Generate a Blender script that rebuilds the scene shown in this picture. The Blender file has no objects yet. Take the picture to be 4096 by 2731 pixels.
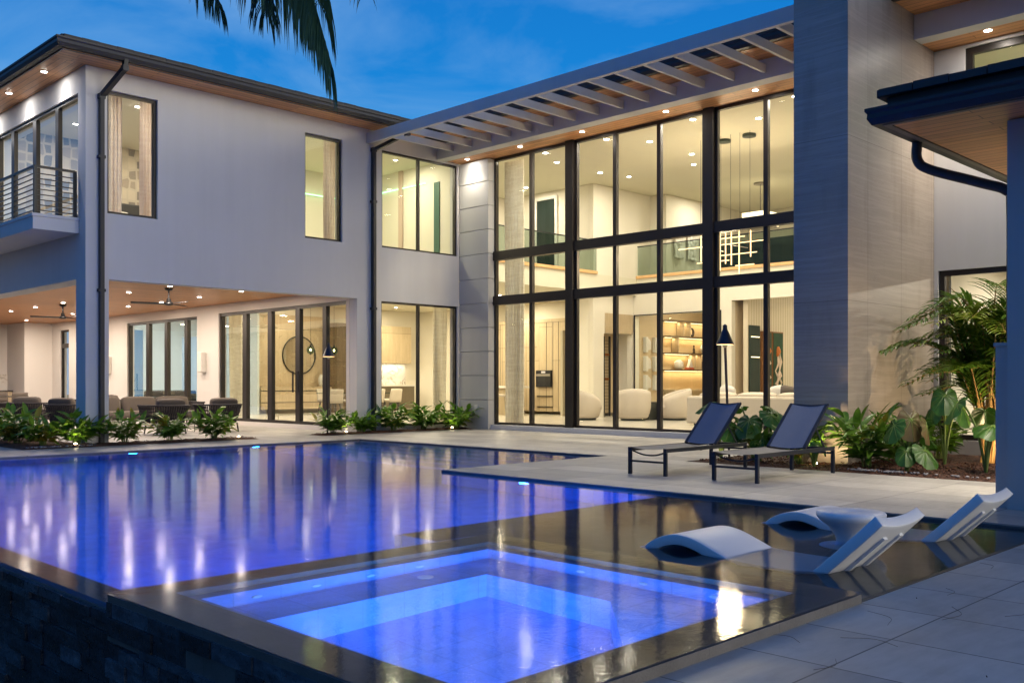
import bpy, bmesh, math, random
from mathutils import Vector, Matrix, noise as mnoise
R = math.radians
rnd = random.Random(7)
S = bpy.context.scene
COL = S.collection

# ------------------------------------------------------------------ camera
cd = bpy.data.cameras.new('camera'); cam = bpy.data.objects.new('camera', cd); COL.objects.link(cam)
cam.location = (0, 0, 1.2); cam.rotation_euler = (R(90), 0, R(-45.22))
cd.lens = 34.02; cd.sensor_width = 36; cd.shift_y = .0402; cd.clip_end = 1000; cd.clip_start = .05
S.camera = cam

# ------------------------------------------------------------------ world: dusk sky
w = bpy.data.worlds.new('World'); S.world = w; w.use_nodes = True
nt = w.node_tree; nt.nodes.clear()
def N(t, **k):
    n = nt.nodes.new(t)
    for a, b in k.items(): setattr(n, a, b)
    return n
out = N('ShaderNodeOutputWorld'); bg = N('ShaderNodeBackground'); nt.links.new(bg.outputs[0], out.inputs[0])
tc = N('ShaderNodeTexCoord')
sep = N('ShaderNodeSeparateXYZ'); nt.links.new(tc.outputs['Generated'], sep.inputs[0])
gr = N('ShaderNodeValToRGB'); nt.links.new(sep.outputs['Z'], gr.inputs[0])
e = gr.color_ramp.elements
e[0].position = 0.0; e[0].color = (.20, .42, .78, 1)
e[1].position = 1.0; e[1].color = (.0, .07, .32, 1)
x = e.new(.16); x.color = (.07, .375, .80, 1)
x = e.new(.30); x.color = (.0015, .225, .68, 1)
x = e.new(.5); x.color = (.001, .13, .52, 1)
# soft cloud veils
mp = N('ShaderNodeMapping'); mp.inputs['Scale'].default_value = (1.6, 1.6, 3.6); mp.inputs['Location'].default_value = (.35, .1, .2)
nt.links.new(tc.outputs['Generated'], mp.inputs[0])
nz = N('ShaderNodeTexNoise'); nz.inputs['Scale'].default_value = 2.6; nz.inputs['Detail'].default_value = 7; nz.inputs['Roughness'].default_value = .56; nz.inputs['Distortion'].default_value = .5
nt.links.new(mp.outputs[0], nz.inputs[0])
cr = N('ShaderNodeValToRGB'); nt.links.new(nz.outputs[0], cr.inputs[0])
cr.color_ramp.elements[0].position = .40; cr.color_ramp.elements[0].color = (0, 0, 0, 1)
cr.color_ramp.elements[1].position = .68; cr.color_ramp.elements[1].color = (.62, .62, .62, 1)
lowf = N('ShaderNodeMapRange'); lowf.inputs[1].default_value = .55; lowf.inputs[2].default_value = .16; lowf.inputs[3].default_value = .25; lowf.inputs[4].default_value = 1.0
nt.links.new(sep.outputs['Z'], lowf.inputs[0])
cm = N('ShaderNodeMath', operation='MULTIPLY'); nt.links.new(cr.outputs[0], cm.inputs[0]); nt.links.new(lowf.outputs[0], cm.inputs[1])
mix = N('ShaderNodeMix', data_type='RGBA'); nt.links.new(cm.outputs[0], mix.inputs[0]); nt.links.new(gr.outputs[0], mix.inputs[6])
mix.inputs[7].default_value = (.30, .54, .84, 1)
# afterglow low in the sky on the side the house looks towards
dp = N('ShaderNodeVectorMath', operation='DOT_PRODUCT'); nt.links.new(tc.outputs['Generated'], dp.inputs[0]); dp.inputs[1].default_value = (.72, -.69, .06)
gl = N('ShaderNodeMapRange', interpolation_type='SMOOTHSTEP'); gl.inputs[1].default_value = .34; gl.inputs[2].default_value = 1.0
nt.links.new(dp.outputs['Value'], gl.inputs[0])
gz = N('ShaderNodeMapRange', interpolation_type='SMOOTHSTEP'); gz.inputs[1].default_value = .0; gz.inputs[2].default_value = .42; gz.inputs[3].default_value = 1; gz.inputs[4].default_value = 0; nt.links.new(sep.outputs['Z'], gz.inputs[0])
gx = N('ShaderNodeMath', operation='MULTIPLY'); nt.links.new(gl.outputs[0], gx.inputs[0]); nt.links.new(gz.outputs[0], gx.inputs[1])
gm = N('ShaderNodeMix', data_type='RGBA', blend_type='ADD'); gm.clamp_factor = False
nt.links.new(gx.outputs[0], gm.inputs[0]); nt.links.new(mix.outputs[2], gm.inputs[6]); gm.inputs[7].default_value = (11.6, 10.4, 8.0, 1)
# the sky over the garden side (away from the glow) is deep azure
dq = N('ShaderNodeVectorMath', operation='DOT_PRODUCT'); nt.links.new(tc.outputs['Generated'], dq.inputs[0]); dq.inputs[1].default_value = (-.97, -.05, .0)
dr = N('ShaderNodeMapRange', interpolation_type='SMOOTHSTEP'); dr.inputs[1].default_value = -.25; dr.inputs[2].default_value = .75; nt.links.new(dq.outputs['Value'], dr.inputs[0])
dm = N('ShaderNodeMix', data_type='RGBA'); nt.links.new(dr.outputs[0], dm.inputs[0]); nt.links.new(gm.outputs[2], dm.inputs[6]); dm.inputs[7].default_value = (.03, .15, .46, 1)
# physical sky at a very low sun, added at low strength
sky = N('ShaderNodeTexSky', sky_type='NISHITA'); sky.sun_disc = False; sky.sun_elevation = R(-2); sky.sun_rotation = R(168)
sm = N('ShaderNodeMix', data_type='RGBA', blend_type='ADD'); sm.clamp_factor = False; sm.inputs[0].default_value = .06
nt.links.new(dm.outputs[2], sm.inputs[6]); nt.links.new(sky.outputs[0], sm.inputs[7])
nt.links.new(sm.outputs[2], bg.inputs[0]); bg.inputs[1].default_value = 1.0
S.view_settings.view_transform = 'Standard'; S.view_settings.look = 'None'; S.view_settings.exposure = 0; S.view_settings.gamma = 1
cy = S.cycles
cy.max_bounces = 10; cy.diffuse_bounces = 4; cy.glossy_bounces = 4; cy.transmission_bounces = 5; cy.transparent_max_bounces = 16
cy.caustics_reflective = False; cy.caustics_refractive = True; cy.sample_clamp_indirect = 3; cy.sample_clamp_direct = 30; cy.blur_glossy = .6
cy.use_denoising = True

# ------------------------------------------------------------------ materials
MATS = {}
class NB:
    def __init__(s, name):
        s.m = bpy.data.materials.new(name); s.m.use_nodes = True; s.t = s.m.node_tree; s.t.nodes.clear()
        s.out = s.n('ShaderNodeOutputMaterial')
    def n(s, t, ins=None, **k):
        n = s.t.nodes.new(t)
        for a, b in k.items(): setattr(n, a, b)
        for a, b in (ins or {}).items():
            if hasattr(b, 'is_output') or isinstance(b, bpy.types.NodeSocket): s.t.links.new(b, n.inputs[a])
            else: n.inputs[a].default_value = b
        return n
    def link(s, a, b): s.t.links.new(a, b)
    def ramp(s, fac, stops):
        r = s.n('ShaderNodeValToRGB'); s.link(fac, r.inputs[0]); e = r.color_ramp.elements
        e[0].position, e[0].color = stops[0][0], (*stops[0][1], 1); e[1].position, e[1].color = stops[-1][0], (*stops[-1][1], 1)
        for p, c in stops[1:-1]: q = e.new(p); q.color = (*c, 1)
        return r.outputs[0]
    def coords(s, scale=(1, 1, 1), loc=(0, 0, 0), rot=(0, 0, 0)):
        tc = s.n('ShaderNodeNewGeometry'); m = s.n('ShaderNodeMapping', {0: tc.outputs['Position'], 'Scale': scale, 'Location': loc, 'Rotation': rot}); return m.outputs[0]
    def ocoords(s, scale=(1, 1, 1), loc=(0, 0, 0)):
        tc = s.n('ShaderNodeTexCoord'); m = s.n('ShaderNodeMapping', {0: tc.outputs['Object'], 'Scale': scale, 'Location': loc}); return m.outputs[0]
    def noise(s, vec, scale, detail=3, rough=.5, dist=0):
        n = s.n('ShaderNodeTexNoise', {'Vector': vec, 'Scale': scale, 'Detail': detail, 'Roughness': rough, 'Distortion': dist}); return n.outputs[0]
    def bump(s, h, strength=.3, dist=.01, normal=None):
        i = {'Height': h, 'Strength': strength, 'Distance': dist}
        if normal is not None: i['Normal'] = normal
        return s.n('ShaderNodeBump', i).outputs[0]
    def math(s, op, a, b=0): return s.n('ShaderNodeMath', {0: a, 1: b}, operation=op).outputs[0]
    def mix(s, f, a, b, mode='MIX'):
        return s.n('ShaderNodeMix', {0: f, 6: a, 7: b}, data_type='RGBA', blend_type=mode).outputs[2]
    def bsdf(s, color, rough=.5, metal=0, normal=None, **extra):
        i = {'Base Color': color if not isinstance(color, tuple) else (*color, 1)[:4], 'Roughness': rough, 'Metallic': metal}
        if normal is not None: i['Normal'] = normal
        i.update(extra); p = s.n('ShaderNodeBsdfPrincipled', i); s.link(p.outputs[0], s.out.inputs[0]); return p
def M(name, color, rough=.5, metal=0, var=.0, bump=0, bscale=60, **ex):
    if name in MATS: return MATS[name]
    b = NB(name); c = (*color, 1); nrm = None
    v = b.coords()
    if var:
        f = b.noise(v, 1.7, 5, .6); c = b.mix(f, (*[k*(1-var) for k in color], 1), (*[min(1, k*(1+var)) for k in color], 1))
    if bump: nrm = b.bump(b.noise(v, bscale, 3), bump, .01)
    b.bsdf(c, rough, metal, nrm, **ex); MATS[name] = b.m; return b.m
def EM(name, color, strength):
    if name in MATS: return MATS[name]
    b = NB(name); e = b.n('ShaderNodeEmission', {'Color': (*color, 1), 'Strength': strength}); b.link(e.outputs[0], b.out.inputs[0]); MATS[name] = b.m; return b.m

def stucco(name, col):
    b = NB(name); v = b.coords(); big = b.noise(v, .55, 4, .55); fine = b.noise(v, 140, 2)
    vs = b.noise(b.coords((3.5, 3.5, .22)), 1.2, 4, .6)
    f = b.math('ADD', b.math('MULTIPLY', big, .65), b.math('MULTIPLY', vs, .35))
    c = b.ramp(f, [(.3, tuple(k*.92 for k in col)), (.7, tuple(min(1, k*1.04) for k in col))])
    b.bsdf(c, .85, 0, b.bump(fine, .22, .004)); MATS[name] = b.m; return b.m
STUCCO = stucco('white_stucco', (.66, .645, .63)); STUCCO_R = stucco('grey_stucco', (.46, .455, .45)); STUCCO_P = stucco('pergola_stucco', (.62, .61, .60))

def wood(name, axis, base, dark, plank=.14, rough=.45, length=2.4):
    """planks running along axis ('x','y','z' of the scene), joints across"""
    b = NB(name)
    st = {'x': (.55, 9, 9), 'y': (9, .55, 9), 'z': (9, 9, .55)}[axis]
    g = b.noise(b.coords(st), 1.6, 6, .62, .8); g2 = b.noise(b.coords(tuple(k*5 for k in st)), 2.2, 3, .5)
    f = b.math('ADD', b.math('MULTIPLY', g, .65), b.math('MULTIPLY', g2, .35))
    c = b.ramp(f, [(.32, dark), (.5, tuple((p+q)/2 for p, q in zip(base, dark))), (.66, base)])
    rot = {'x': (0, 0, 0), 'y': (0, 0, R(90)), 'z': (0, R(90), 0)}[axis]
    br = b.n('ShaderNodeTexBrick', {'Vector': b.coords(rot=rot), 'Scale': 1, 'Mortar Size': .006, 'Mortar Smooth': .2, 'Brick Width': length, 'Row Height': plank,
        'Color1': (.82, .82, .82, 1), 'Color2': (1.08, 1.08, 1.08, 1), 'Mortar': (.25, .25, .25, 1)})
    br.offset = .37
    c = b.mix(1.0, c, br.outputs[0], 'MULTIPLY')
    b.bsdf(c, rough, 0, b.bump(br.outputs['Fac'], -.5, .004)); MATS[name] = b.m; return b.m
SOFFIT_X = wood('soffit_boards_lengthwise', 'x', (.74, .37, .16), (.48, .21, .085))
SOFFIT_Y = wood('soffit_boards_crosswise', 'y', (.74, .37, .16), (.48, .21, .085))
PATIOWOOD = wood('patio_ceiling_boards', 'x', (.62, .27, .09), (.42, .17, .055), .09)
OAK = wood('pale_oak', 'z', (.62, .50, .33), (.48, .37, .23), .6, .5, 3.1)
OAKDARK = wood('dark_oak', 'z', (.20, .14, .08), (.12, .08, .045), .6, .5, 3.1)
OAKTRIM = M('oak_trim', (.72, .44, .2), .4, var=.15)

def stone_vein():
    b = NB('veined_stone')
    wv = b.noise(b.coords((.5, .5, .5)), 1.0, 3, .5); vec = b.coords((.4, .4, 13.0))
    add = b.n('ShaderNodeVectorMath', {0: vec}, operation='ADD'); cx = b.n('ShaderNodeCombineXYZ', {2: b.math('MULTIPLY', wv, 1.5)}); b.link(cx.outputs[0], add.inputs[1])
    n1 = b.noise(add.outputs[0], 1.6, 7, .64, .25); n2 = b.noise(b.coords((.7, .7, .35)), .8, 3, .5)
    f = b.math('ADD', b.math('MULTIPLY', n1, .75), b.math('MULTIPLY', n2, .25))
    c = b.ramp(f, [(.30, (.32, .265, .22)), (.47, (.38, .325, .275)), (.56, (.41, .35, .30)), (.70, (.46, .40, .345))])
    line = b.ramp(n1, [(.485, (1, 1, 1)), (.497, (.55, .5, .46)), (.509, (1, 1, 1))])
    c = b.mix(.45, c, line, 'MULTIPLY')
    # slab joints
    br = b.n('ShaderNodeTexBrick', {'Vector': b.coords(rot=(R(90), 0, 0), loc=(.35, 0, .35)), 'Scale': 1, 'Mortar Size': .004, 'Mortar Smooth': .1, 'Brick Width': 1.2, 'Row Height': 2.4,
        'Color1': (.95, .95, .95, 1), 'Color2': (1.05, 1.05, 1.05, 1), 'Mortar': (.35, .35, .35, 1)}); br.offset = 0
    c = b.mix(.8, c, br.outputs[0], 'MULTIPLY')
    # damp stains at the lower part
    sm = b.noise(b.coords((3.2, 3.2, .5)), 1.0, 5, .6); sm2 = b.noise(b.coords((1, 1, .8), (0, 0, .4)), .9, 2)
    st = b.ramp(b.math('MULTIPLY', sm, sm2), [(.27, (1, 1, 1)), (.42, (.66, .64, .60))]); c = b.mix(.55, c, st, 'MULTIPLY')
    b.bsdf(c, .42, 0, b.bump(b.noise(b.coords(), 55, 3), .08, .005)); return b.m
STONE = stone_vein()

def deck_mat():
    b = NB('porcelain_paving'); v = b.coords(loc=(-.16, -.71, 0))
    n = b.noise(v, 2.2, 6, .62); n2 = b.noise(b.coords((1.2, 5, 1)), 3.0, 5, .6); n3 = b.noise(v, 90, 2)
    f = b.math('ADD', b.math('MULTIPLY', n, .55), b.math('MULTIPLY', n2, .45))
    c = b.ramp(f, [(.3, (.30, .285, .265)), (.5, (.385, .37, .345)), (.7, (.46, .44, .415))])
    br = b.n('ShaderNodeTexBrick', {'Vector': v, 'Scale': 1, 'Mortar Size': .005, 'Mortar Smooth': .1, 'Brick Width': .615, 'Row Height': 1.22,
        'Color1': (.74, .74, .76, 1), 'Color2': (1.14, 1.13, 1.10, 1), 'Mortar': (.2, .2, .22, 1)}); br.offset = 0
    c = b.mix(1, c, br.outputs[0], 'MULTIPLY')
    blot = b.ramp(b.noise(v, 1.1, 7, .68, .4), [(.52, (1, 1, 1)), (.68, (.80, .80, .81))]); c = b.mix(.8, c, blot, 'MULTIPLY')
    nr = b.bump(br.outputs['Fac'], -.6, .004); nr = b.bump(n3, .25, .003, nr)
    rg = b.ramp(n, [(.3, (.42,)*3), (.7, (.62,)*3)])
    b.bsdf(c, rg, 0, nr); return b.m
DECK = deck_mat()
def tile_mat(name, col, tile, rough=.5):
    b = NB(name); v = b.coords(); n = b.noise(v, 5, 5, .6); n3 = b.noise(v, 160, 2, .6)
    c = b.ramp(b.math('ADD', b.math('MULTIPLY', n, .5), b.math('MULTIPLY', n3, .5)), [(.35, tuple(k*.72 for k in col)), (.65, tuple(k*1.25 for k in col))])
    if tile:
        br = b.n('ShaderNodeTexBrick', {'Vector': v, 'Scale': 1, 'Mortar Size': .005, 'Brick Width': tile, 'Row Height': tile, 'Color1': (.93, .93, .93, 1), 'Color2': (1.06, 1.06, 1.06, 1), 'Mortar': (.80, .80, .80, 1)}); br.offset = 0
        c = b.mix(1, c, br.outputs[0], 'MULTIPLY')
    b.bsdf(c, rough, 0, b.bump(n3, .2, .003)); return b.m
RIM = tile_mat('dark_rim_tile', (.11, .10, .092), .6, .35)
PLASTER = tile_mat('pool_plaster', (.10, .20, .42), 0, .7)
POOLDARK = tile_mat('pool_ledge_tile', (.10, .10, .105), .6, .6)
def slate():
    b = NB('stacked_slate'); v = b.coords(); n = b.noise(b.coords((2, 2, 6)), 3, 6, .65); n2 = b.noise(v, 30, 4, .6)
    gi = b.n('ShaderNodeNewGeometry'); c = b.ramp(n, [(.3, (.008, .011, .015)), (.5, (.026, .033, .042)), (.7, (.055, .065, .078))]); isl = b.ramp(gi.outputs['Random Per Island'], [(0, (.45, .45, .45)), (.7, (1.0, 1.0, 1.0)), (1, (2.4, 2.4, 2.3))]); c = b.mix(1, c, isl, 'MULTIPLY')
    b.bsdf(c, b.ramp(n2, [(.35, (.22,)*3), (.65, (.5,)*3)]), 0, b.bump(n2, .6, .008)); return b.m
SLATE = slate()
def water(name, sc=1.0, rough=.055, ex=1.32):
    b = NB(name); v = b.coords((1.0, 1.0, 1.0))
    n = b.noise(v, 2.4*sc, 3, .5); n2 = b.noise(v, 26*sc, 3, .6)
    h = b.math('ADD', b.math('MULTIPLY', n, .0045), b.math('MULTIPLY', n2, .0010))
    nr = b.bump(h, .35, 1.0)
    fr = b.n('ShaderNodeFresnel', {'IOR': 1.33, 'Normal': nr}); fp = b.math('POWER', fr.outputs[0], ex)
    gls = b.n('ShaderNodeBsdfGlossy', {'Color': (1, 1, 1, 1), 'Roughness': rough, 'Normal': nr})
    rf = b.n('ShaderNodeBsdfRefraction', {'Color': (.93, .97, 1, 1), 'Roughness': 0.0, 'IOR': 1.33})
    mx = b.n('ShaderNodeMixShader', {0: fp, 1: rf.outputs[0], 2: gls.outputs[0]}); b.link(mx.outputs[0], b.out.inputs[0]); return b.m
WATER = water('pool_water', 1.0, .07); SPAWATER = water('spa_water', 1.3, .06, 1.0)
def glass(name, tint=(.95, .975, .94), refl=.35):
    b = NB(name); fr = b.n('ShaderNodeFresnel', {'IOR': 1.5}); f = b.math('MULTIPLY', fr.outputs[0], refl)
    tr = b.n('ShaderNodeBsdfTransparent', {'Color': (*tint, 1)}); g = b.n('ShaderNodeBsdfGlossy', {'Color': (.9, 1, .93, 1), 'Roughness': .0})
    mx = b.n('ShaderNodeMixShader', {0: f, 1: tr.outputs[0], 2: g.outputs[0]}); b.link(mx.outputs[0], b.out.inputs[0]); return b.m
GLASS = glass('window_glass'); RAILGLASS = glass('rail_glass', (.46, .55, .50))
BRONZE = M('bronze_aluminium', (.030, .024, .021), .38, .3); BLACK = M('black_metal', (.012, .012, .014), .42, .2)
GUTTER = M('dark_gutter_metal', (.020, .020, .024), .5, .0); ROOFTILE = M('roof_tile', (.035, .034, .035), .7, var=.3, bump=.5, bscale=20)
SILVER = M('champagne_metal', (.30, .27, .23), .45, .5); CHAMP = M('eave_trim', (.12, .10, .09), .5)
IWALL = M('interior_paint', (.78, .73, .62), .8, var=.02); ICEIL = M('interior_ceiling', (.72, .68, .54), .8); IFLOOR = M('interior_stone_floor', (.62, .58, .50), .18, var=.08)
COOLWALL = M('cool_interior_paint', (.62, .68, .68), .8); PWALL = M('patio_wall_paint', (.72, .68, .64), .85, var=.03, bump=.1, bscale=120)
TAUPE = M('taupe_cushion', (.115, .095, .082), .95, var=.12, bump=.25, bscale=220); ROPE = M('charcoal_rope', (.035, .03, .034), .8, bump=.3, bscale=180)
CREAMF = M('cream_boucle', (.60, .53, .44), .95, var=.06, bump=.4, bscale=150); PLASTIC = M('white_pool_plastic', (.72, .72, .74), .42, var=.02)
PLINTH = M('dark_plinth', (.02, .03, .025), .3); WHITEOBJ = M('white_ceramic', (.75, .72, .66), .4); DARKWOOD = M('dark_table_wood', (.05, .045, .04), .3)
def marble():
    b = NB('veined_marble'); v = b.coords(); n = b.noise(v, 1.3, 6, .6, 1.2)
    c = b.ramp(n, [(.42, (.74, .70, .64)), (.485, (.70, .64, .56)), (.5, (.30, .24, .19)), (.515, (.72, .67, .6)), (.6, (.78, .75, .7))]); b.bsdf(c, .2); return b.m
MARBLE = marble()
def curtain(name, a, c2):
    b = NB(name); n = b.noise(b.coords((1.5, 1.5, 9)), 2, 4, .6); c = b.ramp(n, [(.25, a), (.75, c2)]); df = b.n('ShaderNodeBsdfDiffuse', {'Color': c}); tl = b.n('ShaderNodeBsdfTranslucent', {'Color': c}); mx = b.n('ShaderNodeMixShader', {0: .38, 1: df.outputs[0], 2: tl.outputs[0]}); b.link(mx.outputs[0], b.out.inputs[0]); return b.m
CURT = curtain('taupe_curtain', (.74, .68, .54), (.94, .90, .78)); SHEER = curtain('pink_sheer_curtain', (.80, .68, .60), (.92, .82, .74))
def wallpaper():
    b = NB('pebble_wallpaper'); v = b.coords((4.2, 4.2, 3.2))
    vo = b.n('ShaderNodeTexVoronoi', {'Vector': v, 'Scale': 1.15, 'Randomness': .35}, feature='F1'); vd = b.n('ShaderNodeTexVoronoi', {'Vector': v, 'Scale': 1.15, 'Randomness': .35}, feature='DISTANCE_TO_EDGE')
    sw = b.noise(b.coords((2, 2, 16)), 4, 4, .6, 1.5)
    sep = b.n('ShaderNodeSeparateColor', {0: vo.outputs['Color']})
    c = b.ramp(sep.outputs[0], [(.3, (.50, .44, .34)), (.36, (.10, .09, .09)), (.6, (.05, .05, .06)), (.7, (.26, .22, .18))])
    c = b.mix(b.math('MULTIPLY', sw, .5), c, (.5, .45, .38, 1))
    edge = b.ramp(vd.outputs[0], [(.09, (1, 1, 1)), (.12, (0, 0, 0))]); c = b.mix(edge, c, (.46, .41, .33, 1)); b.bsdf(c, .8); return b.m
PAPER = wallpaper()
def mulch():
    b = NB('bark_mulch'); v = b.coords((1, 1, 1)); vo = b.n('ShaderNodeTexVoronoi', {'Vector': v, 'Scale': 34, 'Randomness': 1}); n = b.noise(v, 12, 6, .7, 2)
    c = b.ramp(n, [(.35, (.018, .007, .004)), (.5, (.065, .022, .011)), (.68, (.15, .06, .03))]); b.bsdf(c, .9, 0, b.bump(vo.outputs['Distance'], 1.0, .03)); return b.m
MULCH = mulch()
def leafmat(name, a, c2, tip=None, rough=.35):
    b = NB(name); oi = b.n('ShaderNodeObjectInfo'); v = b.coords(); n = b.noise(v, 7, 3, .6); n2 = b.noise(v, 1.6, 2)
    c = b.ramp(n, [(.3, a), (.7, c2)])
    if tip: c = b.mix(b.ramp(n2, [(.58, (0, 0, 0)), (.66, (.8, .8, .8))]), c, (*tip, 1))
    p = b.n('ShaderNodeBsdfPrincipled', {'Base Color': c, 'Roughness': rough}); tl = b.n('ShaderNodeBsdfTranslucent', {'Color': c})
    mx = b.n('ShaderNodeMixShader', {0: .3, 1: p.outputs[0], 2: tl.outputs[0]}); b.link(mx.outputs[0], b.out.inputs[0]); return b.m
LEAF = leafmat('ginger_leaf', (.03, .11, .012), (.19, .36, .035), (.30, .21, .02)); STEM = M('green_stem', (.10, .16, .03), .6)
LEAF2 = leafmat('shell_leaf', (.035, .11, .012), (.14, .27, .03), (.22, .15, .02))
ELEPH = leafmat('elephant_ear_leaf', (.02, .075, .010), (.055, .16, .02)); ELEPHB = leafmat('elephant_ear_underside', (.10, .085, .035), (.17, .13, .06), (.2, .12, .05))
VEIN = M('leaf_vein', (.14, .22, .04), .5); PALM = leafmat('palm_leaflet', (.03, .09, .01), (.12, .22, .02)); PALMY = leafmat('young_palm_leaflet', (.12, .2, .02), (.28, .36, .04))
CANE = M('palm_cane', (.35, .2, .06), .6, var=.3); PALMD = leafmat('coconut_leaflet', (.02, .06, .035), (.05, .11, .06)); TRUNK = M('palm_trunk', (.12, .10, .08), .9, var=.3, bump=.8, bscale=14)
WARMEM = EM('warm_lamp_face', (1, .93, .82), 420); COOLEM = EM('neutral_lamp_face', (1, .97, .92), 420); LEDEM = EM('led_strip', (1, .78, .42), 5); CHEM = EM('chandelier_tube', (1, .66, .32), 3.2)
BLUEEM = EM('pool_lamp_face', (.06, .2, 1), 12); FIREEM = EM('torch_glow', (1, .62, .28), 5)

# ------------------------------------------------------------------ mesh building
class MB:
    def __init__(s): s.v = []; s.f = []
    def quad(s, *p): i = len(s.v); s.v += [tuple(q) for q in p]; s.f.append(tuple(range(i, i+len(p)))); return s
    def box(s, x0, y0, z0, x1, y1, z1):
        if x0 > x1: x0, x1 = x1, x0
        if y0 > y1: y0, y1 = y1, y0
        if z0 > z1: z0, z1 = z1, z0
        i = len(s.v); s.v += [(x, y, z) for z in (z0, z1) for y in (y0, y1) for x in (x0, x1)]
        s.f += [tuple(i+k for k in q) for q in ((0, 2, 3, 1), (4, 5, 7, 6), (0, 1, 5, 4), (2, 6, 7, 3), (0, 4, 6, 2), (1, 3, 7, 5))]; return s
    def obox(s, c, size, mat):
        i = len(s.v); a, b, d = (k/2 for k in size)
        s.v += [tuple(Vector(c) + mat @ Vector((x, y, z))) for z in (-d, d) for y in (-b, b) for x in (-a, a)]
        s.f += [tuple(i+k for k in q) for q in ((0, 2, 3, 1), (4, 5, 7, 6), (0, 1, 5, 4), (2, 6, 7, 3), (0, 4, 6, 2), (1, 3, 7, 5))]; return s
    def bar(s, p, q, wd, h):
        p, q = Vector(p), Vector(q); d = q-p; L = d.length; z = d.normalized(); up = Vector((0, 0, 1)) if abs(z.z) < .95 else Vector((1, 0, 0))
        x = up.cross(z).normalized(); y = z.cross(x); m = Matrix((x, y, z)).transposed(); return s.obox((p+q)/2, (wd, h, L), m)
    def tube(s, pts, r, n=8, cap=True):
        pts = [Vector(p) for p in pts]; rs = r if isinstance(r, (list, tuple)) else [r]*len(pts); base = len(s.v); px = None
        for k, p in enumerate(pts):
            d = (pts[min(k+1, len(pts)-1)]-pts[max(k-1, 0)]).normalized()
            if px is None: px = d.orthogonal().normalized()
            px = (px - d*px.dot(d)); px = px.normalized() if px.length > 1e-6 else d.orthogonal().normalized(); py = d.cross(px)
            for j in range(n): a = 2*math.pi*j/n; s.v.append(tuple(p + rs[k]*(math.cos(a)*px + math.sin(a)*py)))
        for k in range(len(pts)-1):
            for j in range(n): a = base+k*n+j; b2 = base+k*n+(j+1) % n; s.f.append((a, b2, b2+n, a+n))
        if cap: s.f.append(tuple(base+j for j in range(n))[::-1]); s.f.append(tuple(base+(len(pts)-1)*n+j for j in range(n)))
        return s
    def lathe(s, prof, c=(0, 0, 0), n=24):
        base = len(s.v)
        for r, z in prof:
            for j in range(n): a = 2*math.pi*j/n; s.v.append((c[0]+r*math.cos(a), c[1]+r*math.sin(a), c[2]+z))
        for k in range(len(prof)-1):
            for j in range(n): a = base+k*n+j; b2 = base+k*n+(j+1) % n; s.f.append((a, b2, b2+n, a+n))
        s.f.append(tuple(base+j for j in range(n))[::-1]); s.f.append(tuple(base+(len(prof)-1)*n+j for j in range(n))); return s
    def grid(s, fn, nu, nv):
        base = len(s.v)
        for i in range(nu+1):
            for j in range(nv+1): s.v.append(tuple(fn(i/nu, j/nv)))
        for i in range(nu):
            for j in range(nv): a = base+i*(nv+1)+j; s.f.append((a, a+nv+1, a+nv+2, a+1))
        return s
    def prism(s, poly, ax, a0, a1):
        """poly in the two other axes (order x,y,z without ax) extruded along ax"""
        def P(u, v2, a): return {'x': (a, u, v2), 'y': (u, a, v2), 'z': (u, v2, a)}[ax]
        i = len(s.v); n = len(poly); s.v += [P(u, v2, a0) for u, v2 in poly] + [P(u, v2, a1) for u, v2 in poly]
        s.f.append(tuple(range(i, i+n))); s.f.append(tuple(range(i+2*n-1, i+n-1, -1)))
        for k in range(n): j = (k+1) % n; s.f.append((i+k, i+n+k, i+n+j, i+j))
        return s
    def cells(s, ax, a0, a1, us, vs, solid):
        """slab a0..a1 along ax, made of the grid cells for which solid(u,v) holds; hidden faces dropped"""
        def P(u, v2, a): return {'x': (a, u, v2), 'y': (u, a, v2), 'z': (u, v2, a)}[ax]
        us = sorted(set(us)); vs = sorted(set(vs)); nu, nv = len(us)-1, len(vs)-1
        g = [[solid((us[i]+us[i+1])/2, (vs[j]+vs[j+1])/2) for j in range(nv)] for i in range(nu)]
        def at(i, j): return 0 <= i < nu and 0 <= j < nv and g[i][j]
        for i in range(nu):
            for j in range(nv):
                if not g[i][j]: continue
                u0, u1, v0, v1 = us[i], us[i+1], vs[j], vs[j+1]
                for a in (a0, a1): s.quad(P(u0, v0, a), P(u1, v0, a), P(u1, v1, a), P(u0, v1, a))
                if not at(i-1, j): s.quad(P(u0, v0, a0), P(u0, v1, a0), P(u0, v1, a1), P(u0, v0, a1))
                if not at(i+1, j): s.quad(P(u1, v0, a0), P(u1, v1, a0), P(u1, v1, a1), P(u1, v0, a1))
                if not at(i, j-1): s.quad(P(u0, v0, a0), P(u1, v0, a0), P(u1, v0, a1), P(u0, v0, a1))
                if not at(i, j+1): s.quad(P(u0, v1, a0), P(u1, v1, a0), P(u1, v1, a1), P(u0, v1, a1))
        return s
    def wall(s, ax, a0, a1, u0, u1, z0, z1, holes=()):
        us = [u0, u1]+[h[k] for h in holes for k in (0, 1)]; vs = [z0, z1]+[h[k] for h in holes for k in (2, 3)]
        us = [u for u in us if u0 <= u <= u1]; vs = [v for v in vs if z0 <= v <= z1]
        return s.cells(ax, a0, a1, us, vs, lambda u, v: not any(h[0] < u < h[1] and h[2] < v < h[3] for h in holes))
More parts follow.
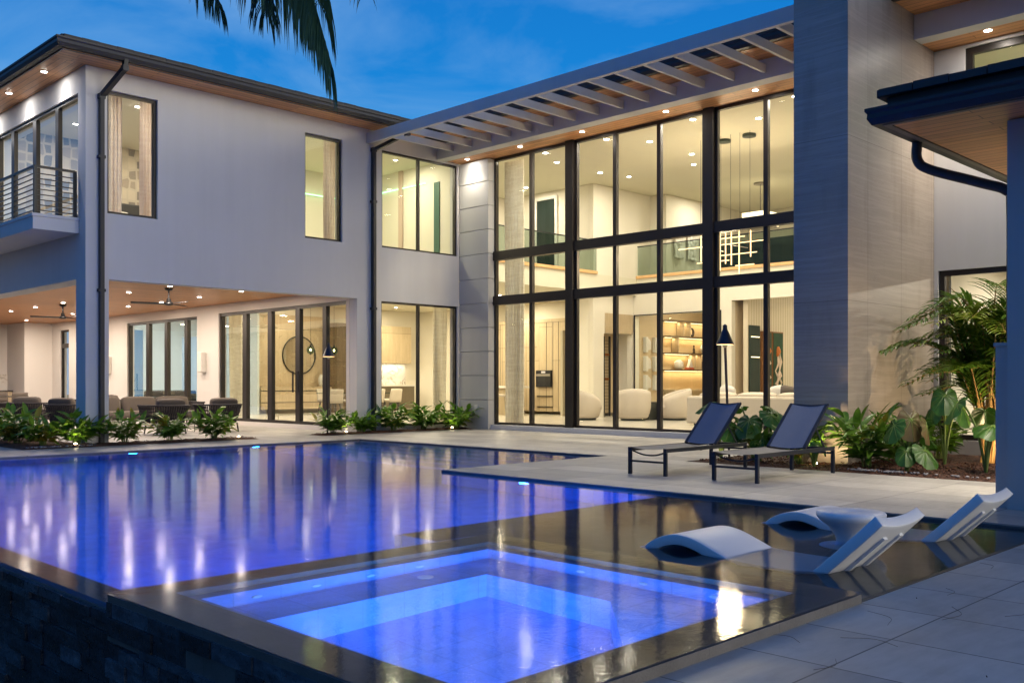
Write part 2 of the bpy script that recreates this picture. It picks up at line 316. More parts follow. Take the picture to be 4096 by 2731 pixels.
    def build(s, name, mat, parent=None, smooth=False, bevel=0, world=True, sub=0, mats=None):
        me = bpy.data.meshes.new(name); o = bpy.data.objects.new(name, me); COL.objects.link(o)
        vs = s.v
        if parent is not None and world:
            off = root_loc(parent); vs = [(a-off[0], b-off[1], c-off[2]) for a, b, c in vs]
        me.from_pydata(vs, [], s.f); me.materials.append(mat)
        if smooth: me.polygons.foreach_set('use_smooth', [True]*len(me.polygons))
        if parent is not None: o.parent = parent
        if bevel:
            m = o.modifiers.new('bevel', 'BEVEL'); m.width = bevel; m.segments = 2; m.limit_method = 'ANGLE'
        if sub: m = o.modifiers.new('subdivision', 'SUBSURF'); m.levels = m.render_levels = sub
        return o
def root_loc(o):
    l = Vector((0, 0, 0))
    while o is not None: l += o.location; o = o.parent
    return l
def thing(name, label, cat, loc=(0, 0, 0), rz=0, group=None):
    o = bpy.data.objects.new(name, None); COL.objects.link(o); o.location = loc; o.rotation_euler = (0, 0, rz); o.empty_display_size = .2
    o['label'] = label; o['category'] = cat
    if group: o['group'] = group
    return o
def tag(o, label, cat, group=None):
    o['label'] = label; o['category'] = cat
    if group: o['group'] = group
    return o
def struct(o, kind='structure'): o['kind'] = kind; return o
def kids(o): return [c for c in bpy.data.objects if c.parent == o]
def dup(root, loc, rz, label, group=None, scale=None):
    def rec(o, par):
        c = o.copy(); COL.objects.link(c); c.parent = par
        for k in kids(o): rec(k, c)
        return c
    c = rec(root, None); c.location = loc; c.rotation_euler = (0, 0, rz); c['label'] = label
    if scale: c.scale = scale if isinstance(scale, tuple) else (scale,)*3
    if group: c['group'] = group
    return c
def lamp(kind, loc, power, color, size=.1, parent=None, rot=None, spot=None, blend=.6, shape=None, sy=None, name='lamp_light', spread=None):
    l = bpy.data.lights.new(name, kind); l.energy = power; l.color = color
    if kind == 'AREA':
        l.size = size; l.shape = shape or 'DISK'
        if sy: l.shape = 'RECTANGLE'; l.size_y = sy
        if spread: l.spread = spread
    else: l.shadow_soft_size = size
    if spot: l.spot_size = R(spot); l.spot_blend = blend
    o = bpy.data.objects.new(name, l); COL.objects.link(o)
    if parent is not None: o.parent = parent; loc = Vector(loc)-root_loc(parent)
    o.location = loc
    if rot: o.rotation_euler = rot
    return o
WARM = (1, .88, .70); NEUT = (1, .90, .78); COOL = (.90, .97, 1)
# ================================================================== GROUND, DECK, POOL
SPAZ = .06
SX0, SX1, SY0, SY1 = 2.19, 5.08, 2.36, 5.28
WL = -.03                                   # pool water level
g = struct(MB().box(-300, -300, -2.6, 300, 300, -2.4).build('ground', M('lawn_ground', (.03, .045, .02), .95, var=.4)))
PX0, PX1, PX2, PY0, PY1, PY2 = 2.25, 8.8, 12.42, 2.4, 10.1, 16.9
def inpool(x, y): return (PX0 < x < PX1 and PY0 < y < PY1) or (PX0 < x < PX2 and PY1 < y < PY2)
def decksolid(x, y): return not inpool(x, y) and not (12.35 < x and 16.95 > x and 3.28 < y < 8.55)
deck = struct(MB().cells('z', -.35, 0, [PX0, PX1, PX2, 40, 12.35, 16.95], [-9, PY0, PY1, PY2, 60, 3.28, 8.55], decksolid).build('terrace', DECK))
struct(MB().box(PX0-.25, -9, -2.4, PX0, PY0-.0, -.36).box(PX0-.25, PY2+.42, -2.4, PX0, 60, -.36).box(PX0, -9.3, -2.4, 40, -9, -.36).build('terrace_footing', SLATE))
# pool shell: floor, walls, ledge, steps
D = -1.45
pool = thing('swimming_pool', 'large L-shaped infinity pool glowing blue in front of the house', 'pool', (PX0, PY0, 0))
pm = MB()
pm.box(2.46, PY0+.02, D-.1, PX1, PY1, D).box(2.65, PY1, D-.1, PX2, PY2, D)
pm.build('pool_floor', PLASTER, pool)
pw = MB()   # inner wall faces (0.2 thick behind the coping)
pw.box(5.09, PY0-.2, D, PX1+.0, PY0, -.36).box(PX1, PY0, D, PX1+.2, PY1-.0, -.36).box(PX1+.2, PY1-.2, D, PX2, PY1, -.36).box(PX2, PY1-.2, D, PX2+.2, PY2, -.36).box(2.65, PY2, D, PX2+.2, PY2+.2, -.36)
pw.build('pool_wall', PLASTER, pool)
tl = MB()   # dark waterline tile band, 3 mm proud
tl.box(5.09, PY0-.012, -.36, PX1, PY0+.004, -.012).box(PX1-.004, PY0+.004, -.36, PX1+.012, PY1+.004, -.012).box(PX1+.012, PY1-.012, -.36, PX2, PY1+.004, -.012)
tl.box(PX2-.004, PY1+.004, -.36, PX2+.012, PY2, -.012).box(2.65, PY2-.004, -.36, PX2-.004, PY2+.012, -.012)
tl.build('waterline_tile', POOLDARK, pool)
ld = MB().box(PX0, 5.282, -2.4, 2.46, PY2+.4, WL-.035)
ld.build('infinity_edge', RIM, pool)
sh = MB().box(5.09, PY0+.004, D, PX1-.004, 6.35, WL-.24).box(5.07, 6.35, D, PX1-.004, 6.42, WL-.28)
sh.build('tanning_ledge', POOLDARK, pool)
st = MB()
for k, xx in enumerate((12.05, 11.65, 11.25, 10.85, 10.45, 10.05)): st.box(xx, PY1+.004, D, min(PX2-.004, xx+.398) if k == 0 else xx+.4, PY2-.004, WL-.12-.2*k)
st.build('entry_step', M('pool_step_plaster', (.20, .30, .50), .7), pool)
# stacked slate on the outer face, every stone its own block
sl = MB(); sl2 = MB(); row = 0; r2 = random.Random(3)
for mm, xf, ya, yb, z in ((sl, PX0, SY1+.003, 17.2, -.075), (sl2, SX0+.022, 2.37, SY1-.003, SPAZ-.05)):
    while z > -2.4:
        hh = r2.choice((.045, .06, .08, .1)); y = ya-r2.uniform(0, .5)
        while y < yb:
            L = r2.uniform(.16, .62); pr = r2.uniform(.0, .03)
            if y+L > ya+.02: mm.box(xf-.012-pr, max(y, ya), z-hh+.003, xf+.05, min(y+L-.004, yb), z)
            y += L
        z -= hh
sl.build('stacked_stone_cladding', SLATE, pool)
wmesh = MB()
wmesh.quad((5.081, PY0, WL), (PX1, PY0, WL), (PX1, 5.281, WL), (5.081, 5.281, WL)).quad((PX0-.004, 5.281, WL), (PX1, 5.281, WL), (PX1, PY1, WL), (PX0-.004, PY1, WL)).quad((PX0-.004, PY1, WL), (PX2, PY1, WL), (PX2, PY2, WL), (PX0-.004, PY2, WL))
struct(wmesh.build('pool_water', WATER))
# spa
spa = thing('hot_tub', 'raised square spa with dark tiled rim and glowing blue bench pit', 'hot tub', (SX0, SY0, 0))
def ring(m, i, o, z0, z1):   # square ring: inner inset i, outer inset o
    return m.cells('z', z0, z1, [SX0+o, SX0+i, SX1-i, SX1-o], [SY0+o, SY0+i, SY1-i, SY1-o], lambda x, y: not (SX0+i < x < SX1-i and SY0+i < y < SY1-i))
ring(MB(), .26, 0, -.2, SPAZ-.012).build('rim', RIM, spa, bevel=.006)
ring(MB(), .26, .05, -2.4, -.2).build('outer_wall', RIM, spa)
SPAPL = tile_mat('spa_plaster', (.20, .34, .62), .305, .6)
ring(MB(), .36, .26, -1.3, SPAZ-.16).build('spa_step', SPAPL, spa)
MB().cells('z', -1.3, SPAZ-.47, [SX0+.36, SX0+.52, SX1-.74, SX1-.36], [SY0+.36, SY0+.5, SY1-.74, SY1-.36], lambda x, y: not (SX0+.52 < x < SX1-.74 and SY0+.5 < y < SY1-.74)).build('spa_bench', SPAPL, spa)
MB().box(SX0+.52, SY0+.5, -1.2, SX1-.74, SY1-.74, SPAZ-1.02).build('spa_floor', SPAPL, spa)
MB().prism([(SX1-.741, SY0+.501), (SX1-.741, SY0+1.15), (SX0+1.45, SY0+.501)], 'z', -1.2, SPAZ-.47).build('spa_bench_corner', SPAPL, spa)
sl2.build('stacked_stone_cladding', SLATE, spa)
MB().lathe([(.05, 0), (.055, .012), (.03, .016)], (4.0, 4.75, SPAZ-.468), 16).build('drain_cover', WHITEOBJ, spa)
for k in range(7):
    if k < 4: m = MB().tube([(SX0+.7+k*.4, SY1-.36, SPAZ-.33), (SX0+.7+k*.4, SY1-.372, SPAZ-.33)], .032, 12)
    else: m = MB().tube([(SX1-.36, SY0+.7+(k-4)*.5, SPAZ-.33), (SX1-.372, SY0+.7+(k-4)*.5, SPAZ-.33)], .032, 12)
    m.build('spa_jet', WHITEOBJ, spa)
struct(MB().quad((SX0-.002, SY0-.002, SPAZ), (SX1+.002, SY0-.002, SPAZ), (SX1+.002, SY1+.002, SPAZ), (SX0-.002, SY1+.002, SPAZ)).build('spa_water', SPAWATER))
# near edge of deck: dark overflow slot along the shelf
MB().box(SX1+.01, PY0-.03, -.03, PX1, PY0-.001, .004).build('overflow_slot', BLACK, pool)
# pool lamps (lit, blue)
BL = (.008, .17, 1)
def poollamp(loc, face, parent, power):
    m = MB(); n = Vector(face); o = Vector(loc)
    a = n.orthogonal().normalized(); b2 = n.cross(a)
    pts = [tuple(o+n*.012+.042*(math.cos(t*math.pi/6)*a+math.sin(t*math.pi/6)*b2)) for t in range(12)]
    m.quad(*pts); m.build('pool_lamp', BLUEEM, parent)
    q = n.to_track_quat('-Z', 'Y').to_euler()
    lamp('AREA', tuple(o+n*.05), power, BL if parent is pool else (.07, .30, 1), .16, parent, rot=q, name='pool_lamp_light')
for x in (5.0, 7.44, 9.88): poollamp((x, PY2-.01, -.33), (0, -1, 0), pool, 82)
for y in (8.47,): poollamp((PX1-.01, y, -.33), (-1, 0, 0), pool, 95)
for y in (6.4, 8.6, 10.8, 13.2, 15.6): poollamp((2.48, y, -.5), (1, 0, 0), pool, 62)
for x in (6.3, 7.9): poollamp((x, 6.44, -.6), (0, 1, 0), pool, 52)
for x in (3.2, 4.4): poollamp((x, 5.30, -.6), (0, 1, 0), pool, 52)
poollamp((SX0+.53, 3.7, -.6), (1, 0, 0), spa, 38); poollamp((3.5, SY0+.51, -.6), (0, 1, 0), spa, 38); poollamp((3.6, SY0+.37, -.25), (0, 1, 0), spa, 60); poollamp((SX0+.37, 3.4, -.25), (1, 0, 0), spa, 60)

# ================================================================== HOUSE
house = thing('villa', 'white two-storey modern villa with tall glass wall, pergola and stone pier', 'house', (7.48, 19.05, 0))
SZ = 7.35
def B(*a): return MB().box(*a)
# wing, long face
MB().wall('y', 19.05, 19.35, 7.48, 17.2, 0, SZ, [(7.93, 13.9, -1, 3.23), (7.9, 8.93, 4.53, 6.96), (12.44, 13.48, 4.53, 6.96), (14.65, 17.15, 4.53, 6.93), (14.63, 17.15, .12, 3.21)]).build('wing_wall', STUCCO, house)
MB().wall('x', 7.48, 7.93, 19.35, 46, 0, SZ, [(19.52, 44, -1, 3.23), (19.42, 24.2, 4.45, 6.88)]).build('end_wall', STUCCO, house)
B(7.96, 19.36, 3.26, 13.9, 19.40, 3.42).build('opening_trim', STUCCO, house)
# patio side wall, back wall, pier
MB().wall('x', 13.9, 14.15, 19.36, 40.5, 0, 4.0, [(19.49, 25.76, .12, 3.2), (27.06, 31.93, .12, 3.18), (36.95, 37.81, .02, 3.17)]).build('patio_side_wall', PWALL, house)
B(7.93, 40.5, 0, 14.15, 40.8, 3.9).build('patio_back_wall', PWALL, house)
B(12.9, 38.6, 0, 13.9, 40.5, 3.9).build('patio_pier', PWALL, house)
B(7.935, 19.41, 3.46, 13.895, 40.495, 3.6).build('patio_ceiling', PATIOWOOD, house)
B(7.94, 19.36, 3.62, 13.89, 40.6, 4.4).build('floor_slab', STUCCO, house)
# grey rusticated panel
pn = MB()
zs = [.0, .75, 1.38, 2.0, 2.62, 3.25, 3.88, 4.52, 5.14, 5.76, 6.38, 6.96]
for a, b2 in zip(zs, zs[1:]): pn.box(17.2, 17.93, a+(.01 if a else 0), 17.5, 19.05, b2-.01)
pn.box(17.22, 17.95, 0, 17.6, 19.05, 6.96)
pn.build('grooved_wall_panel', STUCCO_R, house, bevel=.008)
B(17.3, 5.0, 0, 17.62, 17.95, .125).build('curb', STUCCO, house)
# ---- windows
def winframe(ax, c, a0, a1, z0, z1, mull, parent, name='window', fw=.06, dep=.09, trans=(), cols=None, glassmat=None, mat=None):
    """frame in plane ax=c (front face), members run between; returns the frame with panes as children"""
    m = MB(); mat = mat or BRONZE
    def bx(u0, u1, w0, w1, d0, d1):
        if ax == 'x': m.box(d0, u0, w0, d1, u1, w1)
        else: m.box(u0, d0, w0, u1, d1, w1)
    bx(a0, a1, z1-fw, z1, c, c+dep); bx(a0, a1, z0, z0+fw, c, c+dep); bx(a0, a0+fw, z0+fw, z1-fw, c, c+dep); bx(a1-fw, a1, z0+fw, z1-fw, c, c+dep)
    ms = sorted(mull)
    for q in ms:
        p, wd = q if isinstance(q, tuple) else (q, .07)
        bx(p-wd/2, p+wd/2, z0+fw, z1-fw, c+.003, c+dep-.003)
    fo = m.build(name, mat, parent)
    edges = [a0+fw]+[v for q in ms for v in ((q[0]-q[1]/2, q[0]+q[1]/2) if isinstance(q, tuple) else (q-.035, q+.035))]+[a1-fw]
    for k in range(0, len(edges), 2):
        u0, u1 = edges[k], edges[k+1]; d = c+dep*.5
        pts = [(d, u0, z0+fw), (d, u1, z0+fw), (d, u1, z1-fw), (d, u0, z1-fw)] if ax == 'x' else [(u0, d, z0+fw), (u1, d, z0+fw), (u1, d, z1-fw), (u0, d, z1-fw)]
        MB().quad(*pts).build('pane', glassmat or GLASS, fo)
    return fo
winframe('y', 19.12, 7.9, 8.93, 4.53, 6.96, [], house, fw=.055)
winframe('y', 19.12, 12.44, 13.48, 4.53, 6.96, [], house, fw=.055)
winframe('y', 19.10, 14.65, 17.15, 4.53, 6.93, [(15.87, .06)], house, fw=.05)
winframe('y', 19.10, 14.63, 17.15, .12, 3.21, [(15.87, .06)], house, fw=.05)
winframe('x', 7.52, 19.42, 24.2, 4.45, 6.88, [(20.64, .16), (21.9, .2), (23.25, .18)], house, name='balcony_door', fw=.07)
d2 = winframe('x', 13.95, 19.49, 25.76, .12, 3.2, [(20.5, .16), (21.72, .2), (23.08, .2), (24.4, .22)], house, name='sliding_door', fw=.08, dep=.12)
for y in (21.62, 25.62, 21.86): B(13.90, y, .95, 13.93, y+.04, 1.5).build('handle', BLACK, d2)
d1 = winframe('x', 13.95, 27.06, 31.93, .12, 3.18, [(27.87, .2), (29.2, .2), (30.5, .22)], house, name='sliding_door', fw=.08, dep=.12)
B(13.90, 31.6, .95, 13.93, 31.64, 1.5).build('handle', BLACK, d1)
d0 = winframe('x', 13.95, 36.95, 37.81, .02, 3.17, [], house, name='patio_door', fw=.07)
B(13.94, 37.0, 2.5, 14.0, 37.78, 2.66).build('transom_bar', BRONZE, d0)
# great glass wall
CW = thing('curtain_wall_anchor', 'x', 'x') if False else None
GX = 17.42; cols = [17.93, 16.635, (15.30, .30), 13.975, 12.735, (11.41, .31), 10.10, 8.75, 7.3]
gf = MB()
B(GX, 7.2, .125, GX+.10, 17.93, .185)
gf.box(GX, 7.2, .125, GX+.1, 17.93, .185).box(GX, 7.2, 6.9, GX+.1, 17.93, 7.0)
gf.box(GX-.05, 7.2, 3.19, GX+.12, 17.97, 3.42).box(GX-.05, 7.2, 4.34, GX+.12, 17.97, 4.57)
for z0, z1 in ((.185, 3.19), (3.42, 4.34), (4.57, 6.9)):
    gf.box(GX, 17.87, z0, GX+.1, 17.93, z1)
    for q in (16.635, 13.975, 12.735, 10.1, 8.75): gf.box(GX+.003, q-.05, z0, GX+.097, q+.05, z1)
for z0, z1 in ((.125, 3.19), (3.42, 4.34), (4.57, 7.0)): pass
for q in (15.30, 11.41): gf.box(GX-.08, q-.12, .12, GX+.13, q+.12, 7.02).box(GX+.0, q-.19, .13, GX+.09, q-.121, 6.95).box(GX+.0, q+.121, .13, GX+.09, q+.19, 6.95)
gw = gf.build('glass_wall_frame', BRONZE, house)
ys = [17.87, 16.685, 16.585, 15.49, 15.11, 14.025, 13.925, 12.785, 12.685, 11.6, 11.22, 10.15, 10.05, 8.8, 8.7, 7.2]
for z0, z1 in ((.185, 3.19), (3.42, 4.34), (4.57, 6.9)):
    for k in range(0, 16, 2): MB().quad((GX+.05, ys[k], z0), (GX+.05, ys[k+1], z0), (GX+.05, ys[k+1], z1), (GX+.05, ys[k], z1)).build('pane', GLASS, gw)
# stone pier
B(13.4, 6.43, 0, 17.39, 7.29, 11.0).build('stone_pier', STONE, house)
# right recessed wall
MB().wall('x', 16.55, 16.85, -6, 6.425, 0, 6.75, [(2.0, 6.36, .25, 3.07), (1.0, 5.93, 5.3, 6.7)]).build('east_wall', STUCCO, house)
winframe('x', 16.60, 2.0, 6.36, .25, 3.07, [(3.9, .08)], house, fw=.09)
winframe('x', 16.60, 1.0, 5.93, 5.3, 6.7, [(3.9, .08)], house, fw=.11)
# pergola + beams + soffits
B(14.18, 7.295, 7.0, 14.28, 19.045, 7.25).build('pergola_beam', STUCCO_P, house)
for k in range(-12, 5):
    y = 15.68+.6825*k
    if y > 7.4: B(14.285, y-.03, 7.075, 16.425, y+.03, 7.235).build('rafter', STUCCO_P, house)
B(16.43, 7.295, 6.965, 16.74, 19.045, 7.34).build('eave_beam', STUCCO_P, house)
B(16.745, 7.295, 6.975, 17.6, 19.045, 7.06).build('lower_soffit', SOFFIT_Y, house)
B(16.745, 7.295, 7.07, 17.6, 19.045, SZ-.01).build('head_wall', STUCCO, house)
B(15.73, -6, 6.75, 16.02, 6.425, 7.15).build('eave_beam', STUCCO_P, house)
B(16.025, -6, 6.76, 16.9, 6.425, 6.85).build('lower_soffit', SOFFIT_Y, house)
B(16.025, -6, 6.86, 16.9, 6.425, 7.14).build('head_wall', STUCCO, house)
# upper soffits (wood) and gutters
B(6.82, 18.42, SZ+.001, 15.7, 19.05, SZ+.05).build('soffit', SOFFIT_X, house)
B(6.82, 19.052, SZ+.001, 7.93, 46, SZ+.05).build('soffit', SOFFIT_Y, house)
B(15.78, 7.0, SZ+.001, 16.9, 18.4, SZ+.05).build('soffit', SOFFIT_Y, house)
B(14.94, -8, 7.155, 17, 6.42, 7.2).build('soffit', SOFFIT_Y, house)
def gutter(ax, c, sgn, a0, a1, z, h=.15, dpt=.15, parent=None, miter0=0, miter1=0):
    """K-style gutter profile running along ax at outer coordinate c, sgn = direction inward"""
    prof = [(0, h), (0, h-.03), (.02, h-.055), (.015, .06), (.05, 0), (dpt, 0), (dpt, h)]
    m = MB(); i = len(m.v); n = len(prof)
    for a, mt in ((a0, miter0), (a1, miter1)):
        for u, v2 in prof:
            q = c+sgn*u; aa = a+mt*u
            m.v.append((aa, q, z+v2) if ax == 'x' else (q, aa, z+v2))
    m.f.append(tuple(range(n))); m.f.append(tuple(range(2*n-1, n-1, -1)))
    for k in range(n): j = (k+1) % n; m.f.append((k, n+k, n+j, j))
    return m.build('gutter', GUTTER, parent)
gutter('x', 18.25, 1, 6.65, 15.6, SZ+.01, .17, .16, house, miter0=1)
gutter('y', 6.65, 1, 18.25, 46, SZ+.01, .17, .16, house, miter0=1)
gutter('y', 15.6, 1, 7.3, 18.25, SZ+.01, .17, .16, house)
gutter('y', 14.8, 1, -8, 6.42, 7.14, .17, .14, house)
# light metal trim strip inside of the gutters
B(6.812, 18.41, SZ-.012, 15.6, 18.44, SZ).build('eave_trim', CHAMP, house)
B(6.812, 18.445, SZ-.012, 6.842, 46, SZ).build('eave_trim', CHAMP, house)
# roof: low hip, tiled edge
def roofhip(name, x0, x1, y0, y1, z, rise, inset, parent, edge=.06):
    m = MB(); a = [(x0, y0), (x1, y0), (x1, y1), (x0, y1)]; b2 = [(x0+inset, y0+inset), (x1-inset, y0+inset), (x1-inset, y1-inset), (x0+inset, y1-inset)]
    v = [(p[0], p[1], z) for p in a]+[(p[0], p[1], z+edge) for p in a]+[(p[0], p[1], z+edge+rise) for p in b2]
    i = len(m.v); m.v += v; m.f += [(3, 2, 1, 0), (8, 9, 10, 11)]
    for k in range(4): j = (k+1) % 4; m.f += [(k, j, 4+j, 4+k), (4+k, 4+j, 8+j, 8+k)]
    # tile butts along the visible eaves
    for k in range(int((x1-x0)/.33)):
        x = x0+k*.33; m.box(x+.004, y0-.03, z+.02, x+.326, y0+.3, z+edge+.02+.005*(k % 2))
    for k in range(int((y1-y0)/.33)):
        y = y0+k*.33; m.box(x0-.03, y+.004, z+.02, x0+.3, y+.326, z+edge+.02+.005*(k % 2))
    return m.build(name, ROOFTILE, parent)
roofhip('roof', 6.86, 30, 18.5, 46, SZ+.22, 1.1, 5, house)
roofhip('roof', 15.82, 30, 7.6, 18.45, SZ+.21, .8, 4, house)
roofhip('roof', 15.05, 30, -8, 6.40, 7.34, .8, 4, house)
# downspouts
def downspout(pts, parent, w_=.11, d=.08):
    m = MB()
    for p, q in zip(pts, pts[1:]): m.bar(p, q, w_, d)
    for p in pts[1:-1]: m.box(p[0]-w_/2-.004, p[1]-w_/2-.004, p[2]-.05, p[0]+w_/2+.004, p[1]+w_/2+.004, p[2]+.05)
    p, q = pts[-2], pts[-1]
    for k in (-.03, 0, .03): m.bar((p[0]+k, p[1]-d/2-.004, p[2]-.05), (q[0]+k, q[1]-d/2-.004, q[2]), .008, .012)
    for zz in (3.0, 5.6): 
        if pts[-2][2] > zz: m.box(p[0]-w_/2-.012, p[1]-d/2-.012, zz-.03, p[0]+w_/2+.012, p[1]+d/2+.03, zz+.03)
    return m.build('downspout', GUTTER, parent, bevel=.012)
downspout([(7.95, 18.33, SZ+.05), (7.95, 18.36, SZ-.12), (7.76, 18.98, 6.78), (7.76, 18.98, .02)], house)
downspout([(14.9, 18.33, SZ+.02), (14.9, 18.36, SZ-.1), (14.35, 18.98, 6.86), (14.35, 18.98, .02)], house)
# balcony
bal = B(6.62, 19.36, 4.12, 7.475, 30, 4.36).box(6.60, 19.34, 4.362, 7.475, 30, 4.42).build('balcony', STUCCO, house)
def rail(m, p, q, n=8, top=.9):
    m.bar((p[0], p[1], 4.42+top), (q[0], q[1], 4.42+top), .055, .045)
    for k in range(n): zz = 4.42+.07+k*(top-.1)/n; m.bar((p[0], p[1], zz), (q[0], q[1], zz), .016, .02)
rm = MB(); rail(rm, (6.68, 19.42), (6.68, 30)); rail(rm, (6.68, 19.42), (7.42, 19.42)); rm.build('railing', BLACK, bal)
for x, y in ((6.68, 19.42), (7.42, 19.42), (6.68, 20.55), (6.68, 21.8), (6.68, 23.1), (6.68, 24.4), (6.68, 25.7)): B(x-.028, y-.028, 4.422, x+.028, y+.028, 5.33).build('railing_post', BLACK, bal)
# exterior downlights
def downlight(x, y, z, power, parent=house, em=WARMEM, col=WARM, r=.055, spot=True, cone=120):
    b = MB().lathe([(r+.018, .0), (r+.018, -.006), (r, -.008), (r, -.002)], (x, y, z), 20); o = b.build('downlight', WHITEOBJ, parent)
    MB().quad(*[(x+r*math.cos(t*math.pi/8), y+r*math.sin(t*math.pi/8), z-.010) for t in range(16)]).build('lens', em, o)
    if power:
        if spot: lamp('SPOT', (x, y, z-.03), power, col, .05, o, spot=cone, blend=1.0, name='downlight_beam')
        else: lamp('AREA', (x, y, z-.025), power, col, .22, o, name='downlight_beam')
    return o
for y in (18.45, 16.54, 14.55, 12.2, 10.05, 7.9): downlight(16.95, y, 6.975, 130)
for y in (20.06, 22.08, 24.1, 26.1): downlight(7.07, y, SZ, 110, em=COOLEM, col=NEUT)
for y in (5.43, 3.0): downlight(16.14, y, 6.76, 650)
for x, y in ((10.42, 21.6), (10.42, 23.84), (12.29, 23.79), (12.3, 26.02), (12.32, 28.22), (12.24, 21.56), (10.49, 30.46), (10.53, 32.7), (12.43, 37.0), (12.46, 34.95), (12.36, 32.52), (8.7, 26.0), (8.7, 30.5), (10.45, 28.2), (10.5, 35.2), (8.8, 35)):
    downlight(x, y, 3.455, 54, spot=False, col=(1, .82, .64))
# wall speakers / heaters on the patio side wall
for y, in ((26.6,), (33.3,)):
    sp = B(13.72, y-.13, 1.5, 13.9, y+.13, 2.1).build('wall_heater', WHITEOBJ, house, bevel=.03)
tag(MB().wall('y', 40.47, 40.5, 10, 13.0-.1, .9, 1.52).build('backsplash', MARBLE), 'marble slab splashback behind the outdoor kitchen counter', 'backsplash')
# ================================================================== INTERIOR SHELL (parts of the villa)
F0 = .12
B(17.55, 2, -.1, 34, 19.36, F0).box(14.16, 19.36, -.1, 34, 38, F0).build('interior_floor', IFLOOR, house)
B(14.16, 19.36, 4.0, 17.4, 38, 4.45).box(17.4, 19.16, 4.0, 34, 38, 4.54).box(25.0, 6, 4.25, 34, 19.15, 4.54).build('upper_floor_slab', ICEIL, house)
B(17.62, 19.10, 4.54, 23.0, 19.2, 4.63).box(24.95, 6, 4.54, 25.05, 19.14, 4.63).build('gallery_edge_trim', OAKTRIM, house)
B(7.94, 19.36, 7.2, 17.35, 30, 7.32).build('upper_ceiling', ICEIL, house)
B(17.7, 6, 7.36, 34, 30, 7.5).build('great_room_ceiling', ICEIL, house)
B(17.9, 6.5, 7.10, 21.9, 17.8, 7.3).build('dropped_ceiling_panel', ICEIL, house)
B(17.84, 6.6, 7.12, 17.88, 17.8, 7.15).build('cove_light_strip', EM('cove_led', (1, .8, .5), 6), house)
MB().wall('x', 25.0, 25.2, 6, 19.27, F0, 4.24, [(16.0, 19.2, 0, 3.35), (9.5, 15.62, 0, 3.64)]).build('great_room_wall', IWALL, house)
dfm = MB(); dfm.box(24.96, 15.97, F0, 25.0, 16.0, 3.38).box(24.96, 19.2, F0, 25.0, 19.23, 3.38).box(24.96, 16.0, 3.35, 25.0, 19.2, 3.38); df = dfm.build('study_door_frame', BLACK, house)
for a, b2 in ((16.02, 17.0), (17.02, 18.1), (18.12, 19.18)): MB().quad((24.98, a, F0), (24.98, b2, F0), (24.98, b2, 3.35), (24.98, a, 3.35)).build('pane', GLASS, df)
MB().wall('y', 19.28, 19.45, 23.0, 25.2, F0, 7.35, [(23.5, 24.9, 0, 2.75)]).build('great_room_wall', IWALL, house)
B(23.55, 19.25, 2.76, 24.95, 19.279, 3.38).build('timber_header', OAK, house)
B(23.0, 19.46, F0, 23.5, 20.2, 3.99).box(22.97, 19.46, F0, 23.0, 20.2, .42).build('pier', IWALL, house)
B(17.6, 6.3, F0, 34, 6.5, 7.35).build('great_room_wall', IWALL, house)
# wine room
B(23.5, 21.0, F0, 24.95, 21.1, 2.9).build('wine_room_wall', M('wine_wall', (.45, .4, .3), .6), house)
wr = thing('wine_rack', 'tall black wire wine rack with bottles seen behind the left armchair', 'wine rack', (23.6, 19.9, F0))
m = MB()
for x in (23.55, 23.85, 24.2, 24.5): m.box(x, 19.85, F0, x+.05, 19.9, 2.7)
for k in range(22): m.box(23.55, 19.86, .35+k*.105, 24.55, 19.88, .36+k*.105)
m.build('rack', BLACK, wr)
for k, (x, z) in enumerate(((23.7, 1.0), (24.0, 1.0), (23.7, 1.32), (24.35, 1.32), (23.7, 1.9), (24.0, 2.3), (24.0, 1.6), (24.35, 2.1))):
    MB().tube([(x, 19.78, z), (x, 20.0, z), (x, 20.06, z), (x, 20.14, z)], [.04, .04, .016, .016]).build('bottle', M('amber_bottle', (.30, .10, .03), .15), wr)
lamp('AREA', (17.8, 12.2, 7.2), 60, WARM, 10.5, house, rot=(R(90), 0, R(90)), sy=.06, name='cove_light')
# kitchen
K = M('oak_fronts', (.50, .40, .27), .45, var=.1)
m = B(24.3, 20.0, F0+.1, 24.96, 25.5, 3.37)
kc = m.build('tall_cabinet_run', OAK, house)
gm_ = MB()
for y in (20.9, 21.9, 22.15, 22.45, 23.1, 23.9, 24.7): gm_.box(24.292, y, F0+.1, 24.3, y+.012, 3.25)
gm_.box(24.292, 22.9, 2.42, 24.3, 25.5, 2.43).box(24.292, 20.0, 3.25, 24.3, 25.5, 3.26); gm_.build('cabinet_gap', DARKWOOD, kc)
B(24.27, 22.16, .72, 24.3, 22.88, .75).box(24.27, 22.16, .36, 24.3, 22.88, .385).build('handle', BLACK, kc)
co = B(24.2, 22.18, 1.05, 24.3, 22.86, 1.62).build('coffee_machine', BLACK, kc)
B(24.19, 22.2, 1.42, 24.2, 22.84, 1.5).build('steel_panel', SILVER, co); B(24.19, 22.42, 1.53, 24.198, 22.6, 1.59).build('display', EM('display', (1, .8, .6), 1.2), co)
MB().wall('y', 30.0, 30.15, 17.3, 25.1, F0, 4.0).build('kitchen_wall', IWALL, house)
B(24.97, 19.5, F0, 25.1, 30, 4.0).build('kitchen_wall', IWALL, house)
MB().wall('y', 36, 36.15, 14.16, 19, F0, 4.0, [(15.3, 16.3, 0, 3.2)]).box(19.0, 30.16, F0, 19.1, 36, 4.0).build('family_room_wall', COOLWALL, house)
B(15.3, 36.02, F0, 16.3, 36.08, 3.2).build('blue_door', M('blue_door_paint', (.12, .25, .42), .5), house)
